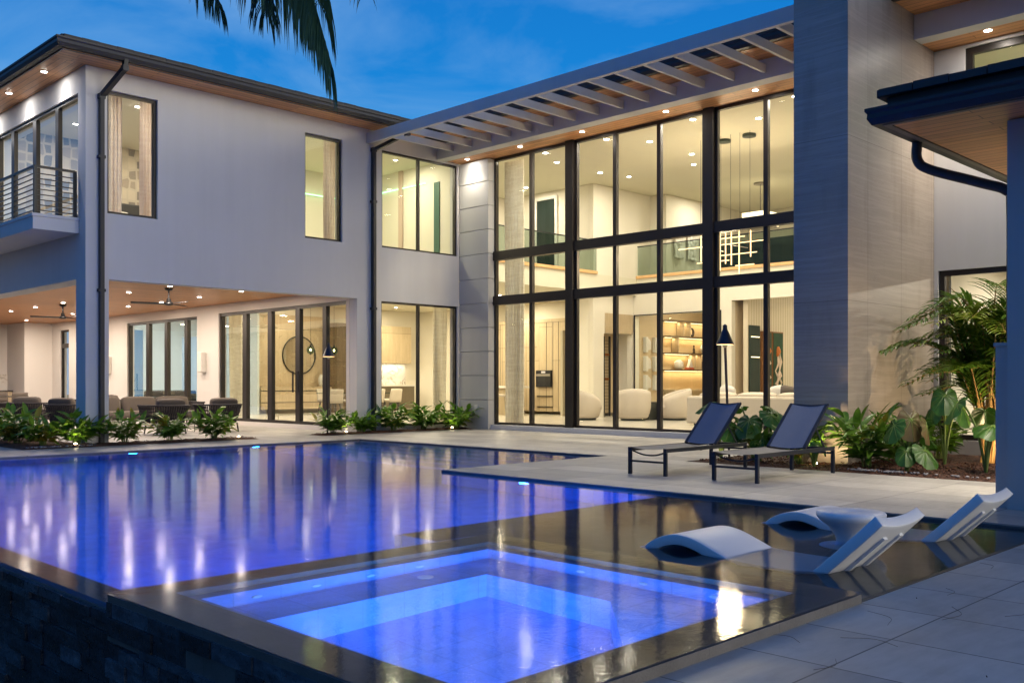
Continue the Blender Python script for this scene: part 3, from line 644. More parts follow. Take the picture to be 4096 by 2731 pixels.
B(17.25, 29.3, F0, 17.32, 30, 4.0).build('kitchen_wall', COOLWALL, house)
B(20.95, 29.4, F0+.1, 24.2, 29.99, 1.06).build('base_cabinet', OAK, house)
B(20.93, 29.36, 1.061, 24.25, 29.99, 1.11).build('worktop', WHITEOBJ, house)
B(20.95, 29.95, 1.111, 24.2, 29.99, 1.95).build('kitchen_splashback', MARBLE, house)
MB().box(20.95, 29.6, 1.951, 24.2, 29.99, 3.37).build('wall_cabinet', OAK, house)
lamp('AREA', (22.6, 29.75, 1.93), 26, WARM, 3.0, house, sy=.1, name='under_cabinet_light')
B(17.5, 29.5, F0+.15, 20.4, 29.99, 1.05).build('sideboard', OAK, house)
MB().box(17.5, 29.49, .9, 20.4, 29.5, .93).box(17.5, 29.49, .5, 20.4, 29.5, .52).build('sideboard_shadow_gap', DARKWOOD, house)
B(17.35, 29.96, 1.06, 20.4, 29.99, 3.6).build('timber_wall_panel', OAK, house)
B(20.42, 29.2, F0, 20.9, 29.99, 3.37).build('tall_dark_panel', OAKDARK, house)
# mirror
mr = thing('round_mirror', 'large round mirror with thin black rim above the sideboard', 'mirror', (19.3, 29.93, 2.18))
MB().tube([(19.3+.68*math.cos(a*math.pi/24), 29.93, 2.18+.68*math.sin(a*math.pi/24)) for a in range(49)], .022, 8).build('rim', BLACK, mr)
MB().quad(*[(19.3+.67*math.cos(a*math.pi/20), 29.935, 2.18+.67*math.sin(a*math.pi/20)) for a in range(40)]).build('mirror_glass', M('mirror_glass', (.8, .8, .8), .03, 1), mr)
for k, x in enumerate((17.45, 18.35)):
    y = 26.4; p = thing('globe_pendant', ('left' if k == 0 else 'right')+' small glass globe pendant glowing in front of the round mirror', 'pendant light', (x, y, 3.99), group='globe pendants over the dining table')
    MB().tube([(x, y, 3.99), (x, y, 2.42)], .006, 5).build('cord', BLACK, p); MB().tube([(x, y, 2.42), (x, y, 2.34)], .03, 10).build('cap', BLACK, p)
    MB().lathe([(.01, -.14), (.09, -.1), (.13, 0), (.1, .09), (.03, .13)], (x, y, 2.24), 20).build('globe', RAILGLASS, p, smooth=True)
    MB().lathe([(.01, -.04), (.035, 0), (.01, .04)], (x, y, 2.25), 12).build('bulb', EM('bulb', (1, .75, .4), 30), p, smooth=True)
    lamp('POINT', (x, y, 2.25), 6, WARM, .04, p, name='bulb_light')
# upper rooms
MB().wall('y', 24.5, 24.6, 7.95, 12.2, 4.45, 7.2).build('wallpapered_wall', PAPER, house)
B(12.2, 19.36, 4.45, 12.3, 24.6, 7.2).build('bedroom_wall', IWALL, house)
B(12.31, 23.4, 4.45, 17.3, 23.5, 7.2).build('landing_wall', IWALL, house)
B(17.3, 19.36, 4.55, 17.4, 24.5, 7.35).build('landing_wall', IWALL, house)
B(23.0, 19.46, 4.55, 23.1, 22.99, 7.35).build('gallery_wall', IWALL, house)
B(17.27, 19.93, 4.46, 17.299, 20.15, 6.66).build('landing_door', M('green_door', (.05, .12, .09), .5), house)
B(17.24, 21.5, 4.46, 17.299, 21.66, 7.19).build('reflection_bar', M('pinkish_reflection', (.55, .42, .34), .7), house)  # pinkish bar standing in for a reflection in the upper window glass
B(17.25, 20.5, 6.68, 17.29, 23.3, 6.71).box(12.35, 23.3, 6.5, 17.2, 23.33, 6.53).build('green_cove_strip', EM('green_led', (.45, 1, .5), 2.5), house)
MB().wall('y', 23.0, 23.1, 17.42, 25.1, 4.55, 7.35).build('gallery_wall', IWALL, house)
m = MB(); m.box(22.94, 20.75, 4.56, 22.999, 20.85, 7.2).box(22.94, 21.65, 4.56, 22.999, 21.75, 7.2).box(22.94, 20.85, 7.1, 22.999, 21.65, 7.2); m.build('gallery_door_casing', WHITEOBJ, house)
B(22.97, 20.852, 4.56, 22.998, 21.648, 7.09).build('gallery_door', M('dark_green_glass', (.012, .025, .022), .3), house)
MB().quad((17.62, 19.15, 4.64), (23.0, 19.15, 4.64), (23.0, 19.15, 5.55), (17.62, 19.15, 5.55)).build('gallery_balustrade', RAILGLASS, house)
B(17.62, 19.13, 5.551, 23.0, 19.17, 5.58).build('gallery_rail', BLACK, house)
MB().quad((25.0, 6.5, 4.64), (25.0, 19.1, 4.64), (25.0, 19.1, 5.55), (25.0, 6.5, 5.55)).build('gallery_balustrade', RAILGLASS, house)
B(24.98, 6.5, 5.551, 25.02, 19.1, 5.58).build('gallery_rail', BLACK, house)
# loft beyond the gallery
B(26.0, 18.7, 4.55, 31, 18.85, 7.35).box(25.21, 19.3, 4.55, 26.0, 19.45, 7.35).box(25.95, 18.86, 4.55, 26.0, 19.3, 7.35).build('loft_wall', IWALL, house)
B(31, 6.5, 4.55, 31.1, 18.85, 7.35).build('loft_wall', IWALL, house)
B(28.6, 6.5, 4.55, 28.7, 13.2, 7.35).build('loft_wall', IWALL, house)
# loft seating seen through the glass balustrade
DKG = M('dark_green_velvet', (.02, .035, .032), .9)
t = thing('loft_sofa', 'dark sofa standing behind the upstairs glass balustrade, above the bookcase', 'sofa', (26.0, 13.5, 4.55)); B(25.7, 12.4, 4.56, 26.5, 16.4, 5.0).build('seat', DKG, t, bevel=.05); B(25.45, 12.4, 4.56, 25.69, 16.4, 5.45).build('back', DKG, t, bevel=.05); B(25.7, 16.41, 4.56, 26.5, 16.62, 5.2).build('armrest', DKG, t, bevel=.05)
t = thing('loft_armchair', 'dark armchair behind the upstairs balustrade next to the stone pier', 'armchair', (25.9, 10.8, 4.55)); B(25.5, 10.3, 4.56, 26.3, 11.2, 5.0).build('seat', DKG, t, bevel=.05); B(25.4, 9.9, 4.56, 25.6, 11.6, 5.5).build('back', DKG, t, bevel=.05)
B(17.7, 22.6, 4.56, 22.6, 22.95, 5.45).build('gallery_console', DKG, house)
# study
B(25.21, 19.3, F0, 31, 19.4, 4.24).box(30.9, 15.8, F0, 31, 19.3, 4.24).box(25.21, 15.62, F0, 31, 15.8, 4.24).build('study_wall', M('warm_study_wall', (.62, .50, .34), .7), house)
bs = B(26.55, 19.24, F0, 29.9, 19.298, 3.6).build('bookcase', M('cork_panel', (.62, .46, .26), .7, var=.12), house)
for z in (3.25, 2.72, 2.16, 1.60): B(26.55, 18.9, z, 29.9, 19.23, z+.045).build('shelf', OAKDARK, bs)
B(26.55, 18.75, .92, 29.9, 19.23, .97).box(26.6, 18.8, .2, 29.9, 19.2, .92).build('desk', OAK, bs)
for x, z0, z1 in ((27.3, 2.72, 3.25), (27.7, 2.72, 3.25), (27.0, 2.16, 2.72), (28.0, 1.6, 2.16), (28.35, 1.6, 2.16)): B(x, 18.92, z0+.046, x+.04, 19.22, z1-.001).build('divider', OAK, bs)
for z in (3.25, 2.72, 2.16, 1.60):
    B(26.6, 19.18, z-.014, 29.85, 19.2, z-.002).build('shelf_led', LEDEM, bs); lamp('AREA', (28.2, 19.12, z-.03), 14, (1, .72, .40), 3.2, bs, sy=.05, name='shelf_light')
B(25.3, 19.27, F0, 26.5, 19.299, 4.0).build('plain_wall_panel', M('panel_beige', (.60, .48, .32), .7), house)
def decor(name, label, mb, mat, cat, loc, smooth=True):
    o = mb.build(name, mat, None, smooth); tag(o, label, cat); return o
# wall sculpture: nine white relief pieces
ws = thing('wall_relief', 'white sculpted relief pieces fixed on the beige wall behind the round armchair', 'wall art', (25.9, 19.26, 1.3))
rr = random.Random(5)
for i in range(2):
    for j in range(3):
        x = 25.5+.5*i; z = .95+j*.62
        m = MB(); m.prism([(x, z), (x+.12, z), (x+.12, z+.5), (x, z+.5)], 'y', 19.13, 19.268)
        m.prism([(x+.125, z+.06), (x+.34, z+.02+.1*rr.random()), (x+.34, z+.34), (x+.26, z+.44), (x+.125, z+.46)], 'y', 19.18, 19.268); m.build('relief_piece', WHITEOBJ, ws, bevel=.02)
decor('vase', 'pale bottle vase on the second shelf of the lit bookcase', MB().lathe([(.07, 0), (.15, .12), (.16, .2), (.05, .38), (.035, .48), (.05, .54)], (28.75, 19.05, 2.206), 20), WHITEOBJ, 'vase', None)
sp = [(28.0+.17*math.cos(a)*(1-.055*i), 19.05, 3.0+.17*math.sin(a)*(1-.055*i)) for i, a in enumerate([k*.5-2.6 for k in range(14)])]
decor('spiral_sculpture', 'dark curled spiral sculpture on the top shelf of the lit bookcase', MB().tube([(27.92, 19.05, 2.78)]+[(27.95+.12*math.cos(k*.45), 19.05, 2.93+.13*math.sin(k*.45)) for k in range(-3, 9)]+[(27.86, 19.05, 3.2)], [.05]+[.05-.003*k for k in range(12)]+[.008], 8), M('dark_bronze', (.06, .045, .035), .3, .4), 'sculpture', None)
decor('abstract_figure', 'white rounded abstract sculpture at the left of the third shelf', MB().lathe([(.1, 0), (.17, .1), (.16, .24), (.06, .32)], (27.2, 19.05, 1.647), 18), WHITEOBJ, 'sculpture', None)
decor('wedge_ornament', 'white triangular ornament standing on red books in the lit bookcase', MB().prism([(27.72, 1.72), (27.98, 1.72), (27.86, 2.02)], 'y', 19.0, 19.1), WHITEOBJ, 'ornament', None, False)
decor('book_stack', 'two flat red books under the triangular ornament', B(27.66, 18.96, 1.646, 28.0, 19.14, 1.68).box(27.7, 18.97, 1.681, 27.98, 19.13, 1.719), M('red_books', (.45, .08, .03), .6), 'books', None, False)
decor('storage_box', 'brown box stack on the third shelf of the lit bookcase right of the divider', B(28.45, 18.96, 1.646, 28.9, 19.2, 1.8).box(28.47, 18.98, 1.803, 28.85, 19.18, 1.93), M('brown_box', (.3, .2, .12), .6), 'box', None, False)
decor('figurine', 'small dark seated figurine on the middle shelf of the lit bookcase', MB().lathe([(.06, 0), (.035, .05), (.045, .14), (.02, .2), (.035, .25), (.01, .29)], (28.1, 19.05, 2.206), 10), M('dark_bronze', (.06, .045, .035), .3, .4), 'figurine', None)
# room right of the study: striped wall with paintings
STRIPE = NB('striped_wallpaper'); wvn = STRIPE.n('ShaderNodeTexWave', {'Vector': STRIPE.coords(), 'Scale': 2.2}, bands_direction='X')
STRIPE.bsdf(STRIPE.ramp(wvn.outputs[0], [(.3, (.52, .44, .30)), (.7, (.64, .56, .42))]), .7); STRIPE = STRIPE.m
B(25.21, 15.2, F0, 32, 15.35, 4.24).build('striped_wall', STRIPE, house)
B(31.9, 8, F0, 32, 15.2, 4.24).build('lobby_wall', IWALL, house)
m = B(25.24, 15.14, F0, 25.8, 15.19, 2.9).build('glazed_door', M('dark_green_glass', (.012, .025, .022), .3), house)
B(25.3, 15.12, 2.55, 25.75, 15.139, 2.57).box(25.3, 15.12, 1.95, 25.75, 15.139, 1.97).build('door_led', LEDEM, m)
def painting(x0, x1, seed, label):
    t = thing('painting', label, 'painting', (x0, 15.15, .85), group='pair of dark green abstract paintings')
    B(x0, 15.1, .82, x1, 15.19, 2.75).build('frame', M('walnut_frame', (.22, .10, .04), .4), t); q = random.Random(seed)
    B(x0+.04, 15.085, .86, x1-.04, 15.099, 2.71).build('canvas', M('dark_green_canvas', (.012, .05, .025), .4, var=.6), t)
    for j in range(3):
        pts = [(x0+.12+(x1-x0-.24)*q.random(), 15.08, .95+k*.2+.1*q.random()) for k in range(7)]
        m = MB().tube(pts, [.012, .03, .05, .02, .04, .015, .008], 6); m.build('paint_stroke', M('cream_paint', (.65, .5, .38), .5), t, smooth=True)
    MB().tube([(x0+.25, 15.08, 2.0), (x0+.3, 15.08, 2.15), (x0+.28, 15.08, 2.3)], [.03, .09, .04], 8).build('orange_stroke', M('orange_paint', (.55, .16, .03), .5), t, smooth=True)
painting(25.9, 26.42, 1, 'dark green abstract painting with cream figure, left one of the pair'); painting(26.46, 27.1, 2, 'dark green abstract painting with cream loops, right one of the pair')
# rooms behind the right-hand windows
B(16.86, 6.26, 0, 24, 6.29, 7.1).build('side_room_wall', IWALL, house)
B(22, -6, 0, 22.1, 6.25, 7.1).box(16.86, -6.1, 0, 22, -6, 7.1).build('side_room_wall', IWALL, house)
B(16.86, -6, 3.3, 22, 6.25, 5.2).box(16.86, -6, 6.76, 22, 6.25, 7.1).build('side_room_slab', ICEIL, house)
B(16.86, -6, -.05, 22, 6.25, .2).build('side_room_floor', IFLOOR, house)
B(20.5, 2.6, .2, 21.9, 4.9, 2.35).build('dark_wardrobe', M('dark_green_wardrobe', (.03, .05, .045), .5), house)
# interior downlights
for x, y in ((19.23, 17.4), (21.05, 17.4), (19.2, 14.3), (21.0, 14.3), (19.2, 11.3), (21, 11.3), (19.2, 8.6), (18.25, 16.9), (18.26, 14.9), (18.25, 12.4), (18.26, 9.9)): downlight(x, y, 7.098, 37, spot=False, col=WARM, r=.065)
for x, y in ((23.0, 15.6), (23.0, 17.9), (23.0, 12.0), (27.2, 17.6), (27.0, 14.0), (27.0, 10.0), (24, 8.5), (19.5, 21.2), (22, 21.2)): downlight(x, y, 7.355, 49, spot=False, col=WARM, r=.06)
for x, y in ((15.6, 21.5), (15.6, 24.5), (15.6, 27.8), (18.6, 22), (18.6, 25.0), (18.6, 28.4), (21.6, 22), (21.6, 25.5), (23.6, 23.5), (22.5, 28.4)): downlight(x, y, 3.995, 78, spot=False, col=(1, .85, .58))
for x, y in ((15.6, 31.5), (15.6, 34), (17.6, 33)): downlight(x, y, 3.995, 76, spot=False, col=COOL)
for x, y in ((9.2, 20.6), (10.9, 22.8), (8.8, 23)): downlight(x, y, 7.195, 49, spot=False, col=(1, .84, .64))
for x, y in ((13.3, 21), (15.0, 21.2), (16.3, 20.6)): downlight(x, y, 7.195, 39, spot=False, col=(.98, .90, .62))
for x, y in ((26.8, 12), (28.5, 13), (27, 17.3)): downlight(x, y, 4.245, 76, spot=False, col=WARM)
for x, y in ((18.6, 4.6), (18.6, 2)): downlight(x, y, 3.295, 106, spot=False, col=(1, .86, .7))
downlight(19.2, 4.6, 6.755, 9, spot=False, col=(.7, 1, .6))
B(24.98, 11.2, 3.8, 24.999, 12.2, 3.95).build('air_grille', WHITEOBJ, house)

# ================================================================== CURTAINS
def curtain_(name, label, ax, c, a0, a1, z0, z1, mat, folds=6, amp=.065, group=None):
    n = folds*8
    def fn(u, v):
        a = a0+(a1-a0)*u; o = amp*math.sin(u*folds*2*math.pi)*(.7+.3*math.sin(v*3+u*5)); z = z0+(z1-z0)*v
        return (c+o, a, z) if ax == 'x' else (a, c+o, z)
    o = MB().grid(fn, n, 10).build(name, mat, None, True); tag(o, label, 'curtain', group); return o
curtain_('curtain', 'tall two-storey beige curtain at the left end of the glass wall', 'x', 17.85, 17.3, 17.95, .14, 6.95, CURT)
curtain_('curtain', 'beige curtain at the right side of the ground-floor window beside the grooved wall', 'y', 19.6, 16.80, 17.22, .14, 3.7, CURT, 6)
curtain_('curtain', 'taupe curtain behind the left leaf of the patio sliding door', 'x', 14.4, 25.35, 26.0, .14, 3.6, CURT, 6)
curtain_('sheer_curtain', 'pinkish sheer curtain at the left side of the tall bedroom window', 'y', 19.6, 8.12, 8.42, 4.46, 7.1, SHEER, 4)
curtain_('sheer_curtain', 'pinkish sheer curtain at the right side of the tall bedroom window', 'y', 19.6, 8.80, 9.09, 4.46, 7.1, SHEER, 4)
curtain_('sheer_curtain', 'pinkish sheer curtain in the narrow upper window over the planting', 'y', 19.6, 13.33, 13.63, 4.46, 7.1, SHEER, 4)

# ================================================================== FURNITURE
def cushion(m, c, s, p=.35, rot=None, nu=10, nv=16):
    def sp(x, e): return math.copysign(abs(x)**e, x)
    rot = rot or Matrix.Identity(3)
    def fn(u, v):
        a = -math.pi/2+math.pi*u; b2 = 2*math.pi*v
        q = Vector((s[0]/2*sp(math.cos(a), p)*sp(math.cos(b2), p), s[1]/2*sp(math.cos(a), p)*sp(math.sin(b2), p), s[2]/2*sp(math.sin(a), p)))
        return tuple(Vector(c)+rot @ q)
    return m.grid(fn, nu, nv)
def RX(a): return Matrix.Rotation(R(a), 3, 'X')
def RY(a): return Matrix.Rotation(R(a), 3, 'Y')
def RZ(a): return Matrix.Rotation(R(a), 3, 'Z')
def shell_path(w_, d, n, flare):   # U path: left arm front -> back -> right arm front, local: front +y
    pts = []; hw = w_/2+flare; r = .22
    L = [(-hw, d/2)]+[(-hw, d/2-(d-r)*t) for t in (.25, .5, .75, 1)]
    L += [(-hw+r-r*math.cos(a), -d/2+r-r*math.sin(a)-flare*math.sin(a)) for a in (R(30), R(60), R(90))]
    L += [(-hw+r+(2*hw-2*r)*t, -d/2-flare) for t in (.2, .4, .5)]
    L = L+[(-x, y) for x, y in reversed(L[:-1])]
    # resample
    seg = [0]
    for a, b2 in zip(L, L[1:]): seg.append(seg[-1]+math.dist(a, b2))
    for k in range(n+1):
        t = seg[-1]*k/n; i = max(j for j in range(len(seg)) if seg[j] <= t+1e-9); i = min(i, len(L)-2); f = (t-seg[i])/(seg[i+1]-seg[i]); pts.append((L[i][0]+(L[i+1][0]-L[i][0])*f, L[i][1]+(L[i+1][1]-L[i][1])*f))
    return pts
def rope_seat(name, label, cat, loc, rz, group, w_=.86, d=.82, n=40, sofa=1):
    t = thing(name, label, cat, loc, rz, group)
    top = shell_path(w_, d, n, .04); bot = shell_path(w_-.1, d-.12, n, -.02)
    def P(k, f): a, b2 = top[k], bot[k]; return Vector((b2[0]+(a[0]-b2[0])*f, b2[1]+(a[1]-b2[1])*f, .22+.44*f))
    m = MB()
    for k in range(n):
        for side in (0, 1):   # each strap snakes in and out between the wires
            pts = []
            for q in range(9):
                f = q/8; base = P(k, f).lerp(P(k+1, f), .3+.4*side+.25*math.sin(f*math.pi*3+side*math.pi)); nrm = Vector((base.x, base.y, 0)).normalized(); pts.append(base+nrm*.012*math.sin(f*math.pi*4+side*math.pi))
            if side == 0: m.tube(pts, .0125, 5, False)
            else: m.tube(pts, .0095, 5, False)
    m.build('woven_straps', ROPE, t, world=False, smooth=True)
    fr = MB().tube([(x, y, .665) for x, y in top], .02, 8)
    fr.tube([(x, y, .22) for x, y in bot], .015, 6)
    for f in (.25, .5, .75): fr.tube([tuple(P(k, f)) for k in range(n+1)], .005, 5)
    fr.build('frame', ROPE, t, world=False, smooth=True)
    for sx in (-1, 1):
        for sy in (-1, 1): MB().tube([(sx*(w_/2-.1), sy*(d/2-.12), .22), (sx*(w_/2-.07), sy*(d/2-.1), 0)], [.022, .016], 8).build('leg', ROPE, t, world=False)
    for k in range(sofa):
        cw = (w_-.14)/sofa; x = -w_/2+.07+cw*(k+.5)
        m = MB(); cushion(m, (x, .03, .36), (cw, d-.14, .2), .25); m.build('seat_cushion', TAUPE, t, True, world=False)
        m = MB(); cushion(m, (x, -d/2+.17, .60), (cw*.97, .2, .46), .35, RX(8)); m.build('back_cushion', TAUPE, t, True, world=False)
    return t
ac = 'woven rope lounge chairs on the patio'
c1 = rope_seat('rope_armchair', 'charcoal woven armchair directly right of the corner pillar with its back to the pool', 'armchair', (10.4, 21.8, 0), R(2), ac)
dup(c1, (11.8, 21.85, 0), R(-2), 'charcoal woven armchair nearest the patio sliding door', ac)
dup(c1, (9.25, 27.1, 0), R(-45), 'charcoal woven armchair with its back turned, left of the corner pillar', ac)
dup(c1, (7.9+.45, 27.9, 0), R(-35), 'charcoal woven armchair cut by the left edge of the picture', ac)
dup(c1, (9.15, 24.3, 0), R(-60), 'charcoal woven armchair half hidden by the corner pillar', ac)
s1 = rope_seat('rope_sofa', 'long taupe woven sofa facing the pool behind the two right armchairs', 'sofa', (11.35, 25.1, 0), R(180), 'woven rope sofas on the patio', w_=3.0, d=.9, n=84, sofa=3)
s2 = rope_seat('rope_sofa', 'taupe woven sofa farther back on the patio, left of the pillar', 'sofa', (12.2, 30.4, 0), R(90), 'woven rope sofas on the patio', w_=2.0, d=.9, n=62, sofa=2)
def wire_table(name, label, loc, sz, h):
    t = thing(name, label, 'side table', loc); a = sz/2
    B(-a, -a, h-.025, a, a, h).build('table_top', DARKWOOD, t, world=False); m = MB()
    for sx in (-1, 1):
        m.tube([(sx*(a-.02), -a+.02, h-.03), (sx*(a-.02), -a+.02, .01), (sx*(a-.02), a-.02, .01), (sx*(a-.02), a-.02, h-.03)], .008, 6)
    m.build('frame', BLACK, t, world=False); return t
wire_table('patio_side_table', 'small black wire side table between the two right armchairs', (11.08, 22.25, 0), .42, .5)
# far dining set and outdoor kitchen
t = thing('patio_dining_table', 'dark table of the far dining set in front of the outdoor kitchen', 'table', (11.2, 36.3, 0)); B(-.9, -.5, .70, .9, .5, .74).build('table_top', DARKWOOD, t, world=False)
for sx in (-.75, .75): B(sx-.03, -.4, 0, sx+.03, .4, .70).build('leg', BLACK, t, world=False)
dch = None
for k, (x, y, rz, lb) in enumerate(((10.6, 35.4, 0, 'near left'), (11.6, 35.4, 0, 'near right'), (10.6, 37.2, 180, 'far left'), (11.7, 37.2, 180, 'far right'))):
    lb = 'grey woven dining chair on the %s side of the far patio table' % lb
    if dch is None:
        dch = thing('dining_chair', lb, 'chair', (x, y, 0), R(rz), 'dining chairs round the far patio table')
        m = MB(); cushion(m, (0, 0, .46), (.48, .46, .08), .3); m.build('seat', TAUPE, dch, True, world=False)
        m = MB(); m.grid(lambda u, v: (-.26+.52*u, -.22-.06*math.sin(math.pi*u)-.05*v, .5+.36*v), 8, 4); o = m.build('backrest', TAUPE, dch, True, world=False); mo = o.modifiers.new('t', 'SOLIDIFY'); mo.thickness = .04
        for sx in (-.2, .2):
            for sy in (-.18, .18): MB().tube([(sx, sy, .44), (sx*1.1, sy*1.15, 0)], .012, 6).build('leg', BLACK, dch, world=False)
    else: dup(dch, (x, y, 0), R(rz), lb, 'dining chairs round the far patio table')
t = thing('outdoor_kitchen_counter', 'wood-fronted outdoor kitchen counter on the far patio wall', 'counter', (9.5, 39.8, 0))
B(8.2, 39.8, .08, 12.85, 40.46, .86).build('cabinet', OAK, t); B(8.15, 39.76, .861, 12.88, 40.468, .9).build('worktop', DARKWOOD, t); B(11.2, 39.77, .3, 12.4, 39.8, .84).build('steel_door', SILVER, t)
tag(B(10.55, 40.36, 1.1, 10.7, 40.47, 1.35).build('socket_box', BLACK), 'small dark box fixed on the marble splashback', 'socket')
# ceiling fans
def fan(x, y, rz, label):
    t = thing('ceiling_fan', label, 'ceiling fan', (x, y, 3.455), R(rz), 'ceiling fans over the patio')
    MB().lathe([(.10, 0), (.085, -.04), (.03, -.06), (.018, -.07), (.018, -.22), (.05, -.26), (.06, -.32), (.10, -.34), (.11, -.39), (.06, -.41)], (0, 0, 0), 20).build('motor', BLACK, t, True, world=False)
    for k in range(3):
        a = 2*math.pi*k/3; c, s = math.cos(a), math.sin(a)
        def fn(u, v): r = .09+.76*u; w2 = .075*(1-.45*u); q = (v-.5)*2*w2; z = -.365+.018*q/w2+.01*u; return (r*c-q*s, r*s+q*c, z)
        o = MB().grid(fn, 8, 2).build('blade', BLACK, t, True, world=False); mo = o.modifiers.new('t', 'SOLIDIFY'); mo.thickness = .008
    return t
f1 = fan(10.65, 22.14, 35, 'black three-blade ceiling fan right of the corner pillar'); dup(f1, (10.74, 29.0, 3.455), R(35), 'black three-blade ceiling fan left of the corner pillar', 'ceiling fans over the patio')
dup(f1, (8.9, 33.5, 3.455), R(70), 'black ceiling fan at the left picture edge, farthest into the patio', 'ceiling fans over the patio')
# living room
def tub(loc, rz, label):
    t = thing('tub_armchair', label, 'armchair', loc, rz, 'cream swivel armchairs in the great room'); m = MB()
    def sh(rr, u):   # angle from front-left round the back to front-right
        a = R(-48)+R(276)*u - math.pi + R(0); return a
    n = 28
    def fn(u, v):
        a = R(145)-R(290)*u+R(-90); back = .5-.5*math.cos(2*math.pi*u); h = .46+.34*back**.35
        prof = [(.36, .08), (.40, .2), (.43, .45), (.44, .8), (.425, .97), (.385, 1), (.345, .96), (.33, .5), (.33, .3)]
        r, z = prof[int(round(v*8))]; return (r*math.cos(a), r*math.sin(a)*1.02, .06+z*(h-.06+.06) if z > .5 else .06+z*(h-.06))
    m.grid(fn, n, 8); m.build('shell', CREAMF, t, True, world=False)
    m = MB(); cushion(m, (0, .06, .36), (.68, .72, .2), .5); m.build('seat_cushion', CREAMF, t, True, world=False)
    m = MB(); m.lathe([(.30, .0), (.30, .05)], (0, 0, 0), 24); m.build('plinth', PLINTH, t, world=False); m = MB(); m.lathe([(.34, .06), (.38, .12), (.38, .3), (.33, .3)], (0, 0, 0), 24); m.build('base', CREAMF, t, True, world=False)
    return t
tb = tub((22.1, 17.05, F0), R(-42), 'cream round-backed armchair left of the dark cube table, back to the glass')
tb.scale = (1.18, 1.12, 1.06)
o = dup(tb, (21.5, 18.35, F0), R(-125), 'cream armchair in profile behind the wide left mullion'); o['group'] = tb['group']
o = dup(tb, (23.2, 16.4, F0), R(50), 'cream armchair in profile beside the sofa corner'); o['group'] = tb['group']
t = thing('cube_table', 'dark stone cube side table beside the round-backed armchair', 'side table', (23.1, 17.2, F0)); B(-.45, -.3, 0, .45, .3, .5).build('body', M('dark_stone', (.05, .055, .05), .5, var=.3), t, world=False, bevel=.01); B(-.47, -.32, .501, .47, .32, .52).build('top', DARKWOOD, t, world=False)
t = thing('sectional_sofa', 'long cream sectional sofa with its back to the glass wall', 'sofa', (20.6, 14.2, F0))
B(20.6, 9.6, F0+.05, 20.85, 14.2, F0+.74).build('back', CREAMF, t, bevel=.05); B(20.86, 9.6, F0+.05, 21.75, 14.2, F0+.40).build('base', CREAMF, t, bevel=.04)
B(20.86, 13.95, F0+.401, 21.75, 14.2, F0+.62).build('armrest', CREAMF, t, bevel=.05); B(20.87, 9.65, F0+.0, 21.7, 14.15, F0+.049).build('plinth', PLINTH, t)
for k in range(4): m = MB(); cushion(m, (21.0, 10.2+k*1.1, F0+.66), (.28, 1.05, .36), .4, RY(-8)); m.build('back_cushion', CREAMF, t, True)
for k in range(4): m = MB(); cushion(m, (21.38, 10.2+k*1.1, F0+.47), (.75, 1.06, .16), .3); m.build('seat_cushion', CREAMF, t, True)
for k, (y, c2, lb) in enumerate(((13.4, WHITEOBJ, 'patterned white scatter cushion at the left end of the cream sofa'), (12.0, WHITEOBJ, 'white scatter cushion near the middle of the cream sofa'), (11.75, TAUPE, 'taupe scatter cushion standing on the cream sofa'), (11.2, M('sand_cushion', (.5, .44, .34), .9), 'sand coloured scatter cushion at the right end of the cream sofa'))):
    m = MB(); cushion(m, (21.25, y, F0+.80), (.16, .46, .42), .6, RX(12*(-1)**k)); tag(m.build('scatter_cushion', c2, None, True), lb, 'cushion')
t = thing('lounge_sofa', 'cream low lounge sofa standing at right angles beyond the sectional', 'sofa', (22.8, 11.4, F0)); B(22.4, 9.6, F0, 23.2, 11.8, F0+.4).build('base', CREAMF, t, bevel=.06); B(22.4, 11.81, F0, 23.2, 12.05, F0+.72).build('armrest', CREAMF, t, bevel=.08)
# kitchen island + stools
t = thing('kitchen_island', 'white-topped kitchen island seen through the left panes of the glass wall', 'kitchen island', (23, 23, F0)); B(22.6, 22.45, F0+.9, 23.6, 25.4, F0+.97).build('worktop', WHITEOBJ, t); B(22.75, 22.7, F0, 23.45, 25.2, F0+.899).build('body', OAK, t)
st0 = None
for k in range(3):
    y = 22.8+k*.7; lb = 'padded bar stool at the kitchen island, %s from the window side' % ('first', 'second', 'third')[k]
    if st0 is None:
        st0 = thing('bar_stool', lb, 'stool', (22.3, y, F0), 0, 'bar stools at the island'); m = MB(); cushion(m, (0, 0, .66), (.42, .42, .1), .4); m.build('seat', CREAMF, st0, True, world=False)
        for sx in (-.16, .16):
            for sy in (-.16, .16): MB().tube([(sx, sy, .62), (sx*1.2, sy*1.2, 0)], .012, 6).build('leg', SILVER, st0, world=False)
    else: dup(st0, (22.3, y, F0), 0, lb, 'bar stools at the island')
